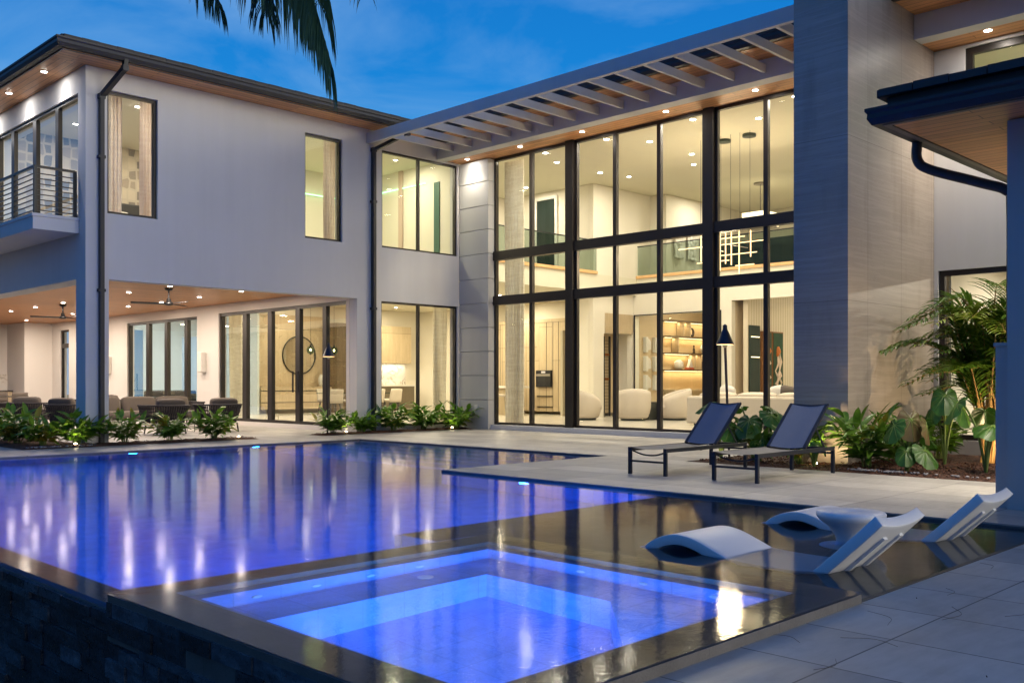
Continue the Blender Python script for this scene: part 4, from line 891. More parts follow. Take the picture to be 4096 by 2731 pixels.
# dining set behind the ground-floor window
t = thing('dining_table', 'glass-topped dining table behind the ground-floor window', 'table', (18.9, 25.9, F0)); B(-1.2, -.55, .73, 1.2, .55, .75).build('table_top', RAILGLASS, t, world=False)
for sx in (-.6, .6): MB().lathe([(.22, 0), (.05, .1), (.05, .62), (.2, .728)], (sx, 0, 0), 16).build('pedestal', SILVER, t, world=False)
dc = None
for k, (x, y, rz, lb) in enumerate(((17.35, 25.0, -10, 'dining chair nearest the patio door, cream shell on dark legs'), (18.1, 24.95, 0, 'cream shell dining chair second from the patio door'), (18.9, 24.95, 5, 'cream shell dining chair third from the patio door'), (19.6, 24.95, 0, 'cream shell dining chair at the window end of the table'), (20.3, 25.9, 90, 'cream shell dining chair at the head of the table'), (18.4, 26.9, 180, 'cream shell dining chair on the far side of the table'))):
    g_ = 'cream shell chairs at the dining table'
    if dc is None:
        dc = thing('shell_chair', lb, 'chair', (x, y, F0), R(rz), g_)
        def fn(u, v):
            a = -.25+.5*u
            if v < .5: f = v/.5; return (a*1.0, .24-.46*f, .45+.05*abs(2*u-1)**2)
            f = (v-.5)/.5; return (a*(1-.1*f), -.22-.1*f+.06*abs(2*u-1)**2, .45+.42*f)
        o = MB().grid(fn, 8, 10).build('shell', CREAMF, dc, True, world=False); mo = o.modifiers.new('t', 'SOLIDIFY'); mo.thickness = .05
        for sx in (-.18, .18):
            for sy in (-.18, .2): MB().tube([(sx*.8, sy*.8, .44), (sx*1.15, sy*1.2, 0)], [.028, .014], 6).build('leg', DARKWOOD, dc, world=False)
    else: dup(dc, (x, y, F0), R(rz), lb, g_)
tag(MB().lathe([(.08, 0), (.11, .12), (.12, .3), (.07, .42), (.06, .45)], (20.1, 29.7, 1.051), 16).build('patterned_vase', M('honeycomb_vase', (.6, .58, .52), .5, var=.4), None, True), 'white honeycomb vase standing on the sideboard right of the mirror', 'vase')
t = thing('leather_sofa', 'black leather sofa in the blue-lit family room behind the sliding door', 'sofa', (15.6, 33, F0)); B(15.0, 32, F0+.1, 16.9, 32.9, F0+.42).build('seat', BLACK, t, bevel=.05); B(15.0, 32.9, F0+.1, 16.9, 33.15, F0+.8).build('back', BLACK, t, bevel=.06); B(14.8, 32, F0+.1, 14.99, 33.15, F0+.6).build('armrest', BLACK, t, bevel=.05)
t = thing('barbecue_hood', 'grey range hood seen through the far sliding door', 'range hood', (15.0, 35.6, 2)); m = MB(); m.lathe([(.45, 0), (.45, .12), (.15, .5), (.15, 1.4)], (15.0, 35.6, 2.0), 4); m.build('canopy', SILVER, t)
# bed
t = thing('bed', 'dark-framed bed with white pillows against the patterned wallpaper', 'bed', (10.6, 23.5, 4.45)); B(9.7, 24.3, 4.45, 11.6, 24.48, 5.75).build('headboard', M('black_upholstery', (.03, .03, .03), .6), t, bevel=.04); B(9.75, 22.3, 4.46, 11.55, 24.29, 5.0).build('mattress', WHITEOBJ, t, bevel=.06)
for x in (10.2, 11.1): m = MB(); cushion(m, (x, 24.0, 5.25), (.7, .25, .45), .5, RX(-15)); m.build('pillow', WHITEOBJ, t, True)
# chandelier
t = thing('linear_chandelier', 'criss-cross chandelier of glowing linear tubes hanging behind the glass wall', 'chandelier', (20, 12.9, 7.1))
for z, y0, y1, x in ((4.5, 11.65, 14.0, 20), (4.66, 12.2, 13.3, 20.1), (4.25, 11.85, 12.98, 20.05), (4.1, 12.5, 13.4, 19.9), (3.98, 11.95, 12.45, 20.1)): B(x-.009, y0, z-.010, x+.009, y1, z+.010).build('light_tube', CHEM, t)
for y, z0, z1, x in ((13.37, 4.15, 4.78, 20.03), (12.79, 3.88, 4.8, 19.97), (12.71, 4.05, 4.8, 20.08), (12.52, 4.0, 4.8, 20.03), (12.27, 3.77, 4.8, 19.97), (12.0, 4.15, 4.77, 20.03)): B(x-.012, y-.009, z0, x+.009, y+.009, z1).build('light_tube', CHEM, t)
for y, z, x in ((12.9, 4.38, 19.8), (12.3, 4.42, 19.9)): B(x-.3, y-.008, z-.008, x+.5, y+.008, z+.008).build('brass_rod', SILVER, t)
for x, y in ((20.0, 13.36), (20.0, 12.79), (20.0, 12.52), (20.0, 12.27), (20.0, 12.0)): MB().tube([(x, y, 7.1), (x, y, 4.8)], .004, 4).build('cable', BLACK, t)
for x, y in ((20.35, 12.92), (20.3, 12.2)): MB().lathe([(.16, 0), (.16, -.06), (.12, -.065)], (x, y, 7.097), 24).build('canopy', M('dark_green_canopy', (.03, .05, .045), .4), t)
lamp('POINT', (20.0, 12.7, 4.4), 330, (1, .78, .5), .4, t, name='chandelier_light')
t = thing('drum_chandelier', 'square glass chandelier glowing in the upper loft', 'chandelier', (26.6, 15.6, 7.35)); B(26.2, 15.2, 6.0, 27.0, 16.0, 6.42).build('glass_drum', EM('textured_glow', (1, .82, .5), 3.2), t); B(26.18, 15.18, 5.96, 27.02, 16.02, 5.999).build('base_ring', SILVER, t); MB().tube([(26.6, 15.6, 7.35), (26.6, 15.6, 6.42)], .01, 5).build('stem', BLACK, t); MB().lathe([(.2, 0), (.2, -.04)], (26.6, 15.6, 7.35), 20).build('canopy', SILVER, t)
for k in range(3):
    x = 26.35+k*.75
    def fn(u, v, x=x, k=k): return (x+.5*u, 18.66-.12*abs(mnoise.noise(Vector((u*4+k*3, v*5, 1.3))))-.03, 5.3+.95*v)
    o = MB().grid(fn, 16, 22).build('wall_sculpture', WHITEOBJ, None, True); tag(o, 'white crumpled relief panel on the loft wall, %s of three' % ('left', 'middle', 'right')[k], 'wall art', 'crumpled relief panels'); mo = o.modifiers.new('t', 'SOLIDIFY'); mo.thickness = .02
# ================================================================== PORCH AT THE RIGHT
porch = thing('covered_porch', 'dark-eaved porch corner with timber soffit and grey pillar at the right picture edge', 'porch', (9.85, 3.15, 0))
PS = M('porch_stucco', (.40, .40, .40), .8, var=.03, bump=.2, bscale=120)
B(9.85, 1.2, 0, 10.7, 3.14, 3.69).build('pillar', PS, porch)
B(9.93, 3.142, 0, 10.5, 3.27, 1.55).build('low_wall', PS, porch); B(9.915, 3.143, 1.551, 10.52, 3.285, 1.585).build('coping', PS, porch)
B(9.27, -8, 3.70, 20, 3.99, 3.76).build('soffit', SOFFIT_Y, porch)
B(9.20, 4.0, 3.692, 20, 4.06, 3.712).box(9.20, -8, 3.692, 9.26, 3.999, 3.712).build('eave_trim', CHAMP, porch)
gutter('y', 9.10, 1, -8, 4.20, 3.70, .16, .15, porch, miter1=-1); gutter('x', 4.20, -1, 9.10, 20, 3.70, .16, .15, porch, miter0=1)
m = MB(); m.box(9.26, -8, 3.87, 20, 4.04, 3.97)
for k in range(24):
    y = 4.10-.335*k; m.box(9.18, y-.33, 3.975, 9.7, y-.005, 4.045+.008*(k % 2)); 
for k in range(30): x = 9.2+.335*k; m.box(x, 3.7, 3.97, x+.33, 4.12, 4.045+.008*(k % 2))
a = [(9.25, 4.06, 4.06), (20, 4.06, 4.06), (20, -2, 5.3), (13, -2, 5.3)]; m.quad(*a); m.quad((9.25, 4.06, 4.06), (13, -2, 5.3), (13, -8, 5.3), (9.25, -8, 4.06)); m.quad((13, -2, 5.3), (20, -2, 5.3), (20, -8, 5.3), (13, -8, 5.3)); m.build('roof', ROOFTILE, porch)
def ctube(pts, n=6):
    P = [Vector(p) for p in pts]; P = [P[0]*2-P[1]]+P+[P[-1]*2-P[-2]]; o = []
    for i in range(1, len(P)-2):
        for k in range(n):
            t = k/n; a, b2, c, d = P[i-1], P[i], P[i+1], P[i+2]; o.append(.5*((2*b2)+(-a+c)*t+(2*a-5*b2+4*c-d)*t*t+(-a+3*b2-3*c+d)*t**3))
    o.append(P[-2]); return o
MB().tube(ctube([(10.12, 4.10, 3.72), (10.12, 4.10, 3.52), (10.14, 3.98, 3.40), (10.16, 3.5, 3.2), (10.17, 3.24, 3.08), (10.17, 3.2, 2.9), (10.17, 3.2, 1.62)]), .052, 10).build('downspout', GUTTER, porch, True)
for x, y in ((11.6, 3.3), (13.6, 3.0), (16.0, 3.0), (12.6, .8)): downlight(x, y, 3.70, 420, parent=porch, cone=150)

# ================================================================== POOL FURNITURE
def catm(pts, n): return ctube([(p[0], p[1], 0) for p in pts], n)
def chaise(label, loc):
    t = thing('pool_chaise', label, 'pool lounger', loc, 0, 'white moulded chaises standing in the shallow ledge')
    prof = catm([(1.47, -.05), (1.39, .03), (1.26, .095), (1.12, .12), (.98, .10), (.84, .05), (.70, -.005), (.58, -.05), (.42, -.075), (.28, -.075), (.15, -.05), (.05, .01), (-.05, .10), (-.15, .195), (-.25, .29), (-.36, .40)], 4)
    n = len(prof)-1; W_ = .64
    def fn(u, v):
        p = prof[int(round(u*n))]; back = max(0, min(1, (.1-p.x)/.4)); c = (1-(2*v-1)**2)
        seatd = .02*max(0, min(1, (.8-p.x)/.2))*(1-back); dz = -seatd*c; dy = 0
        if back > 0: dz -= .030*back*c*1.0; dy -= .030*back*c*0; 
        top = max(0, (-.28-p.x)/.08)
        return (v*W_, p.x+dy, p.y+dz)
    m = MB(); m.grid(fn, n, 10)
    sf = m.build('shell', PLASTIC, t, True, world=False); mo = sf.modifiers.new('t', 'SOLIDIFY'); mo.thickness = .075; mo.offset = 1 if False else -1
    be = sf.modifiers.new('b', 'BEVEL'); be.width = .006; be.segments = 2; be.limit_method = 'ANGLE'
    for x in (.2, .44): MB().bar((x, -.005, -.075), (x, -.335, .24), .05, .03).build('back_rib', PLASTIC, t, world=False)
    lg = MB()
    for y in (.25, .62): lg.box(.06, y-.05, -.24, W_-.06, y+.05, -.12)
    lg.build('foot_block', PLASTIC, t, world=False)
    return t
ch1 = chaise('white pool chaise nearest to the hot tub, standing in shallow water', (5.87, 3.0, WL))
dup(ch1, (7.62, 3.0, WL), 0, 'white pool chaise beyond the round white table, nearest to the deck edge', 'white moulded chaises standing in the shallow ledge')
t = thing('pool_side_table', 'round white hourglass side table standing in the shallow water between the two chaises', 'side table', (7.22, 3.44, WL-.24))
MB().lathe([(.20, 0), (.24, .01), (.235, .03), (.15, .06), (.115, .12), (.10, .2), (.12, .28), (.17, .35), (.235, .40), (.26, .43), (.262, .455), (.25, .468), (.06, .47), (.035, .455), (.0, .452)], (0, 0, 0), 40).build('table_body', PLASTIC, t, True, world=False)
# sun loungers on the deck
SL = NB('navy_mesh_sling'); wv_ = SL.n('ShaderNodeTexBrick', {'Vector': SL.coords(), 'Scale': 90, 'Color1': (.12, .145, .20, 1), 'Color2': (.15, .19, .28, 1), 'Mortar': (.05, .06, .10, 1)}); cs = SL.mix(SL.ramp(SL.noise(SL.coords((3, 60, 60)), 3, 3), [(.35, (0, 0, 0)), (.65, (.6,)*3)]), wv_.outputs[0], (.15, .19, .29, 1)); SL.bsdf(cs, .65); SL = SL.m
SLF = M('lounger_frame', (.03, .035, .05), .38, .5); SEATS = M('grey_mesh_sling', (.16, .155, .15), .7, var=.1)
def lounger(label, loc, wd):
    t = thing('sun_lounger', label, 'sun lounger', loc, 0, 'grey sun loungers on the deck'); L = 1.96; H = .352; tb_ = .042
    fr = MB()
    for y in (tb_/2, wd-tb_/2): fr.box(0, y-tb_/2, H-.05, L, y+tb_/2, H)
    fr.box(L-.05, tb_, H-.05, L, wd-tb_, H-.01).box(.86, tb_, H-.06, .89, wd-tb_, H-.03)
    fr.tube(ctube([(.06, tb_, H-.05), (.06, wd*.3, H-.09), (.06, wd*.5, H-.1), (.06, wd*.7, H-.09), (.06, wd-tb_, H-.05)]), .011, 6)
    fr.box(0, tb_, .16, .03, wd-tb_, .185).box(L-.03, tb_, H-.1, L, wd-tb_, H-.075); fr.build('frame', SLF, t, world=False)
    for x in (.02, L-.02):
        for y in (tb_/2, wd-tb_/2): B(x-.02, y-.021, 0, x+.02, y+.021, H-.051).build('leg', SLF, t, world=False)
    MB().grid(lambda u, v: (.02+1.22*u, tb_+(wd-2*tb_)*v, H-.004-.02*math.sin(math.pi*v)), 8, 6).build('seat_sling', SEATS, t, True, world=False)
    hx, hz, tx, tz = 1.24, H+.005, 1.86, .905
    bf = MB()
    for y in (tb_*1.5, wd-tb_*1.5): bf.bar((hx, y, hz), (tx, y, tz), tb_, .03)
    bf.tube(ctube([(tx, tb_, tz), (tx+.02, wd*.5, tz-.02), (tx, wd-tb_, tz)]), .017, 6)
    bk = bf.build('backrest', SLF, t, world=False)
    o = MB().grid(lambda u, v: (hx+(tx-hx)*u+.025*math.sin(math.pi*v), 2*tb_+(wd-4*tb_)*v, hz+(tz-hz)*u-.02*math.sin(math.pi*v)+.012), 8, 8).build('back_sling', SL, bk, True, world=False)
    for y in (tb_*1.5, wd-tb_*1.5): MB().bar((1.55, y, .60), (1.80, y, H-.02), .012, .025).build('brace', SLF, t, world=False)
    m = MB()
    for y in (-.004, wd+.004): m.tube([(L-.02, y-.003, H-.03), (L-.02, y+.003, H-.03)], .012, 8)
    m.build('bolt', SILVER, t, world=False); return t
lounger('dark grey sun lounger with blue mesh backrest, farther one standing next to the glass wall', (10.17, 7.32, 0), .61)
lounger('dark grey sun lounger with blue mesh backrest, nearer one beside the right-hand planting bed', (10.21, 6.02, 0), .64)
# torches
def torch(label, loc, lean):
    t = thing('garden_torch', label, 'garden torch', loc, 0, 'cone-capped garden torches'); lx, ly = lean; T = Vector((lx, ly, 1.82))
    MB().tube([(0, 0, 0), tuple(T)], [.018, .022], 10).build('pole', M('aged_pole', (.06, .045, .04), .4, .4), t, world=False)
    c = MB().lathe([(.138, 0), (.14, .006), (.06, .19), (.038, .235), (.034, .30), (.012, .32)], tuple(T+Vector((0, 0, -.02))), 24).build('cone_shade', M('navy_metal', (.018, .022, .04), .3, .4), t, world=False, smooth=False)
    MB().lathe([(.012, -.09), (.045, -.03), (.04, -.022)], tuple(T), 16).build('cup', SILVER, t, world=False)
    MB().lathe([(.10, -.024), (.132, -.0225), (.132, -.0215)], tuple(T), 20).build('glow_ring', FIREEM, t, world=False)
    lamp('POINT', (T.x, T.y, T.z-.1), 3, WARM, .03, t, name='torch_light').location = (T.x, T.y, T.z-.09)
torch('black cone-topped garden torch in front of the patio sliding door', (12.83, 18.72, 0), (.03, .0)); torch('black cone-topped garden torch behind the farther sun lounger', (13.22, 8.3, 0), (-.03, .06))
# ground uplights
def uplight(label, x, y, power=12, r0=.0, aim=(0, .35, 1)):
    t = thing('ground_uplight', label, 'ground light', (x, y, 0), 0, 'small brass ground uplights')
    MB().lathe([(.03, 0), (.034, .05), (.028, .055)], (0, 0, 0), 14).build('body', M('brass', (.25, .17, .07), .4, .6), t, world=False)
    MB().lathe([(.004, .056), (.026, .057), (.022, .072), (.004, .078)], (0, 0, 0), 14).build('lens', EM('uplight_lens', (1, .8, .5), 90), t, world=False)
    q = Vector(aim).normalized().to_track_quat('-Z', 'Y').to_euler(); o = lamp('SPOT', (0, 0, 0), power, (1, .72, .38), .03, t, rot=q, spot=150, name='uplight_beam'); o.location = (0, 0, .10)
uplight('ground uplight under the shrubs at the corner pillar', 7.08, 18.50); uplight('ground uplight at the right end of the left planting strip', 10.44, 18.5)
uplight('ground uplight left of the ground-floor window', 13.28, 18.62); uplight('ground uplight beside the grooved grey wall', 16.4, 18.42, 8)
uplight('ground uplight hidden among the big-leaved plants by the stone pier', 12.75, 6.6, 45, aim=(.6, .1, 1)); uplight('ground uplight under the palm clump', 14.5, 4.5, 110, aim=(.5, .35, 1)); uplight('ground uplight behind the farther sun lounger', 12.6, 8.2, 7, aim=(.5, 0, 1))

# ================================================================== PLANTING
def bed(name, x0, x1, y0, y1, z0=.005, h=.03, res=.07, pred=None):
    nx, ny = max(2, int((x1-x0)/res)), max(2, int((y1-y0)/res))
    def fn(u, v):
        x, y = x0+(x1-x0)*u, y0+(y1-y0)*v; ed = min(u*(x1-x0), (1-u)*(x1-x0), v*(y1-y0), (1-v)*(y1-y0)); k = min(1, ed/.15)
        return (x, y, z0+k*(h+.02*mnoise.noise(Vector((x*6, y*6, 0)))))
    return struct(MB().grid(fn, nx, ny).build(name, MULCH))
bed('planting_bed', 6.1, 10.85, 18.32, 19.035); bed('planting_bed', 6.1, 7.46, 19.04, 22.2); bed('planting_bed', 12.5, 17.15, 18.42, 19.035); bed('planting_bed', 12.36, 16.94, 3.29, 8.54, z0=-.012)
cr_ = random.Random(11); m = MB()
for k in range(1700):
    z = .035; q = cr_.random()
    if q < .7: x, y = cr_.uniform(12.4, 14.6), cr_.uniform(3.4, 8.4)
    elif q < .85: x, y = cr_.uniform(6.2, 10.8), cr_.uniform(18.36, 18.95)
    else: x, y = cr_.uniform(12.6, 17), cr_.uniform(18.46, 18.95)
    L = cr_.uniform(.02, .06); m.obox((x, y, z-.012+cr_.random()*.02), (L, L*.35, .008), (RZ(cr_.uniform(0, 360)) @ RY(cr_.uniform(-30, 30))))
struct(m.build('bark_chips', M('bark_chip', (.10, .04, .02), .9, var=.6)), 'stuff')
m = MB()
for k in range(150):
    if k < 95: x, y = 12.47+abs(cr_.gauss(0, .09)), (cr_.gauss(5.6, .28) if k < 70 else cr_.uniform(3.5, 5.2))
    else: x, y = cr_.uniform(6.2, 7.5), 18.38+abs(cr_.gauss(0, .05))
    s = cr_.uniform(.014, .03); m.lathe([(s*.6, -s*.4), (s, 0), (s*.6, s*.5)], (x, y, .03), 7)
struct(m.build('pebbles', M('grey_pebble', (.22, .22, .24), .5, var=.4), smooth=True), 'stuff')

def leaf(m, p, d, L, wd, droop=.5, seg=5, fold=.25, roll=0):
    """lance-shaped leaf from p along d, arching down"""
    p = Vector(p); d = Vector(d).normalized(); side = d.cross(Vector((0, 0, 1)))
    side = side.normalized() if side.length > .05 else Vector((1, 0, 0)); side = Matrix.Rotation(roll, 3, d) @ side; up = side.cross(d).normalized()
    b0 = len(m.v); q = p.copy(); dd = d.copy()
    for k in range(seg+1):
        t = k/seg; w_ = wd*(math.sin(math.pi*min(1, t**.8*.97+.02))**.8)*.5
        n = side.cross(dd).normalized(); m.v += [tuple(q-side*w_+n*w_*fold), tuple(q), tuple(q+side*w_+n*w_*fold)]
        q = q+dd*(L/seg); dd = (dd+Vector((0, 0, -droop/seg))).normalized()
    for k in range(seg): a = b0+3*k; m.f += [(a, a+1, a+4, a+3), (a+1, a+2, a+5, a+4)]
def shrub(name, label, seed, h=.62, spread=.42, stems=17, mat=None, loc=(0, 0, 0), group=None, cat='shrub', ll=.26, lw=.062):
    t = thing(name, label, cat, loc, 0, group); q = random.Random(seed); fm = MB(); sm = MB()
    for k in range(stems):
        a = 2*math.pi*k/stems+q.uniform(-.3, .3); lean = q.uniform(.15, 1.0); hh = h*q.uniform(.55, 1.0)*(1-.3*lean)
        out_ = Vector((math.cos(a), math.sin(a), 0)); p0 = out_*q.uniform(.01, .08); p3 = out_*(spread*lean)+Vector((0, 0, hh)); p1 = out_*.12*lean+Vector((0, 0, hh*.5))
        pts = [p0, p0.lerp(p1, .6)+Vector((0, 0, .03)), p1.lerp(p3, .35), p1.lerp(p3, .7), p3]; sm.tube(pts, [.007, .006, .005, .004, .002], 4, False); n = q.randint(6, 9)
        for j in range(n):
            f = .18+.82*j/(n-1); i = min(3, int(f*4)); fp = pts[i].lerp(pts[i+1], f*4-i); az = a+(1 if j % 2 else -1)*q.uniform(.4, 1.3)+q.uniform(-.3, .3)
            el = q.uniform(.1, .7)+(.5 if j == n-1 else 0); d = Vector((math.cos(az)*math.cos(el), math.sin(az)*math.cos(el), math.sin(el))); leaf(fm, fp, d, ll*q.uniform(.7, 1.15)*(1.1 if j > n-3 else 1), lw*q.uniform(.8, 1.2), q.uniform(.5, 1.2), 5, .3, q.uniform(-.5, .5))
    fm.build('foliage', mat or LEAF, t, True, world=False); sm.build('stems', STEM, t, world=False); return t
gg = 'ginger shrubs along the house front'
P0 = [shrub('ginger_shrub', 'x', s, .60, .42, 20, lw=.10, ll=.29, loc=(0, 0, 0), group=gg) for s in (21, 22, 23)]
front = [((10.0, 18.72), 1.02, 'leafy green ginger shrub at the right end of the left planting strip'), ((9.05, 18.75), .96, 'ginger shrub in the middle of the strip between the pillar and the last shrub'), ((8.12, 18.72), .95, 'ginger shrub just right of the corner downspout'),
 ((7.25, 18.85), 1.05, 'yellow-tipped ginger shrub in front of the corner pillar'), ((6.72, 19.15), 1.0, 'dense ginger shrub just left of the corner pillar'), ((6.55, 19.95), 1.0, 'ginger shrub second from the left picture edge'), ((6.75, 21.2), 1.02, 'ginger shrub at the left picture edge'),
 ((12.98, 18.72), 1.0, 'ginger shrub at the foot of the torch by the sliding door'), ((13.85, 18.75), 1.0, 'ginger shrub at the foot of the second downspout'), ((14.78, 18.75), .95, 'ginger shrub below the left pane of the ground-floor window'), ((15.75, 18.76), 1.05, 'ginger shrub below the right pane of the ground-floor window'), ((16.72, 18.62), 1.1, 'tall ginger shrub at the foot of the grooved grey wall')]
for k, ((x, y), sc, lb) in enumerate(front):
    if k < 3: o = P0[k]; o.location = (x, y, .02); o['label'] = lb; o.scale = (sc,)*3
    else: dup(P0[k % 3], (x, y, .02), k*1.3, lb, gg, (sc*(.92+.07*(k*7 % 4)), sc*(.9+.06*(k*5 % 4)), sc*(.84+.09*(k*3 % 4))))
g2 = 'shell ginger clumps at the stone pier'
P1 = [shrub('shell_ginger', 'x', s, .85, .5, 20, LEAF2, group=g2, ll=.36, lw=.10) for s in (31, 32)]
for k, ((x, y), sc, lb) in enumerate([((13.05, 6.0), 1.0, 'tall dark ginger clump in front of the warm face of the stone pier'), ((12.95, 6.95), .8, 'low ginger clump at the front corner of the stone pier'), ((13.9, 5.85), .85, 'ginger clump against the stone pier, behind the elephant ears'), ((15.4, 5.9), .85, 'ginger clump at the foot of the narrow window frame'), ((12.9, 7.6), .7, 'ginger clump behind the nearer lounger backrest')]):
    if k < 2: o = P1[k]; o.location = (x, y, .02); o['label'] = lb; o.scale = (sc,)*3
    else: dup(P1[k % 2], (x, y, .02), k*1.9, lb, g2, sc)
def eleph(name, label, loc, leaves, seed, group):
    """leaves: (azimuth deg, reach, height, size, tilt deg, underside?)"""
    t = thing(name, label, 'plant', loc, 0, group); q = random.Random(seed); st_ = MB()
    for az, reach, hh, sz, tilt, und in leaves:
        a = R(az); o = Vector((math.cos(a), math.sin(a), 0)); tip = o*reach+Vector((0, 0, hh)); st_.tube(ctube([(0, 0, 0), tuple(o*reach*.3+Vector((0, 0, hh*.6))), tuple(o*reach*.75+Vector((0, 0, hh*.98))), tuple(tip)], 4), [.02-.012*k/12 for k in range(13)], 6, False)
        fm = MB(); vn = MB(); T = R(tilt)
        fw = (o*math.cos(T)+Vector((0, 0, -math.sin(T)))); sd = Vector((-o.y, o.x, 0)); nn = sd.cross(fw)*-1
        if nn.z < 0: nn = -nn
        def pt(ang, r):
            rad = sz*(.62+.50*max(0, math.cos(ang))**1.5 - .0*abs(math.sin(ang))) if math.cos(ang) > -.85 else sz*(.62-.42*((-math.cos(ang)-.85)/.15))
            x = math.cos(ang)*rad*r; y = math.sin(ang)*rad*r*.95
            w_ = .05*sz*math.cos(ang*9)*r - .22*sz*(r**2)*abs(math.sin(ang)) - .12*sz*r*r*max(0, math.cos(ang))
            return tip+fw*x+sd*y+nn*w_
        fm.grid(lambda u, v: tuple(pt(2*math.pi*u, max(v, .02))), 36, 5); fo = fm.build('leaf', ELEPHB if und else ELEPH, t, True, world=False)
        for ang in (0, .55, 1.1, 1.65, 2.25, -.55, -1.1, -1.65, -2.25): vn.tube([tuple(pt(ang, r)+nn*.004) for r in (.02, .3, .6, .93)], [.006*sz/.3, .004*sz/.3, .003*sz/.3, .001], 4, False)
        vn.build('veins', VEIN, fo, world=False)
    st_.build('petioles', STEM, t, True, world=False); return t
ge = 'elephant ear plants in the right-hand bed'
eleph('elephant_ear', 'elephant ear with one huge flat green leaf in front of the palm', (13.45, 4.55, .02), [(215, .28, .62, .40, 12, 0), (300, .3, .95, .34, 70, 1), (120, .35, .9, .28, 55, 0), (20, .4, .8, .3, 30, 0)], 1, ge)
eleph('elephant_ear', 'elephant ear with dark round leaf partly hidden by the grey pillar', (13.75, 3.85, .02), [(230, .3, .85, .38, 62, 0), (140, .2, .55, .26, 40, 0), (330, .35, .75, .3, 25, 0), (185, .25, .35, .2, 60, 0)], 2, ge)
eleph('elephant_ear', 'elephant ear with brown-backed torn leaf in front of the stone pier', (12.85, 5.35, .02), [(230, .12, .70, .27, 75, 1), (160, .22, .62, .24, 60, 0), (285, .25, .62, .24, 78, 1), (250, .3, .3, .26, 50, 0), (330, .3, .45, .2, 40, 0), (200, .22, .28, .2, 55, 0)], 3, ge)
eleph('elephant_ear', 'small elephant ear with yellow-green leaf beside the rear leg of the nearer lounger', (12.62, 6.55, .02), [(220, .1, .32, .12, 60, 0), (300, .12, .28, .12, 70, 0), (150, .15, .22, .14, 75, 1), (60, .1, .3, .1, 60, 0)], 4, ge)
eleph('elephant_ear', 'bushy elephant ear between the two lounger backrests', (13.0, 7.75, .02), [(200, .3, .62, .30, 45, 0), (260, .35, .7, .3, 40, 0), (320, .3, .78, .3, 30, 0), (150, .25, .5, .26, 60, 0), (230, .4, .38, .28, 55, 0), (90, .25, .8, .25, 20, 0)], 5, ge)
eleph('elephant_ear', 'elephant ear standing just behind the farther lounger backrest', (12.9, 8.25, .02), [(200, .25, .75, .26, 50, 0), (240, .3, .5, .28, 55, 0), (300, .3, .6, .26, 40, 0), (140, .2, .85, .22, 30, 0)], 6, ge)
eleph('elephant_ear', 'lone small elephant ear low on the mulch next to the pillar', (12.75, 3.75, .02), [(210, .1, .26, .13, 75, 1), (330, .3, .22, .24, 60, 0)], 7, ge)
eleph('elephant_ear', 'upright dark elephant ear in front of the window frame, behind the palm stems', (14.3, 5.4, .02), [(200, .2, 1.0, .28, 60, 0), (260, .25, .85, .3, 65, 0), (140, .2, .8, .3, 65, 0)], 8, ge)

def frond(lm, rm_, pts, L0, wd, droop, pairs, q, up=.4, rad=.014):
    C = ctube(pts, 6); n = len(C); rm_.tube(C, [rad*(1-.8*k/n) for k in range(n)], 5, False)
    for k in range(pairs):
        f = .12+.88*k/pairs; i = min(n-2, int(f*(n-1))); p = C[i].lerp(C[i+1], f*(n-1)-i); d = (C[i+1]-C[i]).normalized(); s = d.cross(Vector((0, 0, 1)))
        s = s.normalized() if s.length > .1 else Vector((1, 0, 0)); LL = L0*(.35+.65*math.sin(math.pi*min(1, f*.85+.12)))
        for sg in (-1, 1): leaf(lm, p, s*sg+d*q.uniform(.45, .8)+Vector((0, 0, up+q.uniform(-.12, .12))), LL*q.uniform(.85, 1.1), wd, droop, 4, .35)
ap = thing('areca_palm', 'clumping areca palm with arching fronds lit from below beside the grey pillar', 'palm', (15.2, 5.0, .02)); q = random.Random(5); lm, ly, rm2, cm_ = MB(), MB(), MB(), MB()
for k in range(56):
    a = R(6.5*k+q.uniform(-12, 12)); lean = q.uniform(.25, 1.0); o = Vector((math.cos(a), math.sin(a), 0)); hh = q.uniform(.9, 2.3)
    b0 = Vector((q.uniform(-.18, .18), q.uniform(-.18, .18), 0)); b1 = b0+o*.12+Vector((0, 0, hh*.55)); cm_.tube([b0, b0.lerp(b1, .5), b1], [.022, .018, .014], 6, False)
    top = b1+o*(.28+.22*lean)+Vector((0, 0, hh*.55+.1)); end = top+o*(.35+.42*lean)+Vector((0, 0, .12-.5*lean))
    frond(ly if k % 4 == 0 else lm, rm2, [tuple(b1), tuple(b1.lerp(top, .55)+Vector((0, 0, .12))), tuple(top), tuple(end)], .46, .045, .9, 26, q)
frond(lm, rm2, [(.0, .1, 1.0), (-.25, .5, 1.55), (-.55, .95, 1.78), (-.85, 1.35, 1.62)], .48, .05, 1.2, 28, q)
rm2.tube([(0, 0, 1.5), (-.1, .2, 2.1), (-.2, .42, 2.45), (-.26, .56, 2.6)], [.02, .016, .012, .004], 6)
lm.build('fronds', PALM, ap, True, world=False); ly.build('young_fronds', PALMY, ap, True, world=False); rm2.build('frond_stalks', CANE, ap, world=False); cm_.build('canes', CANE, ap, True, world=False)
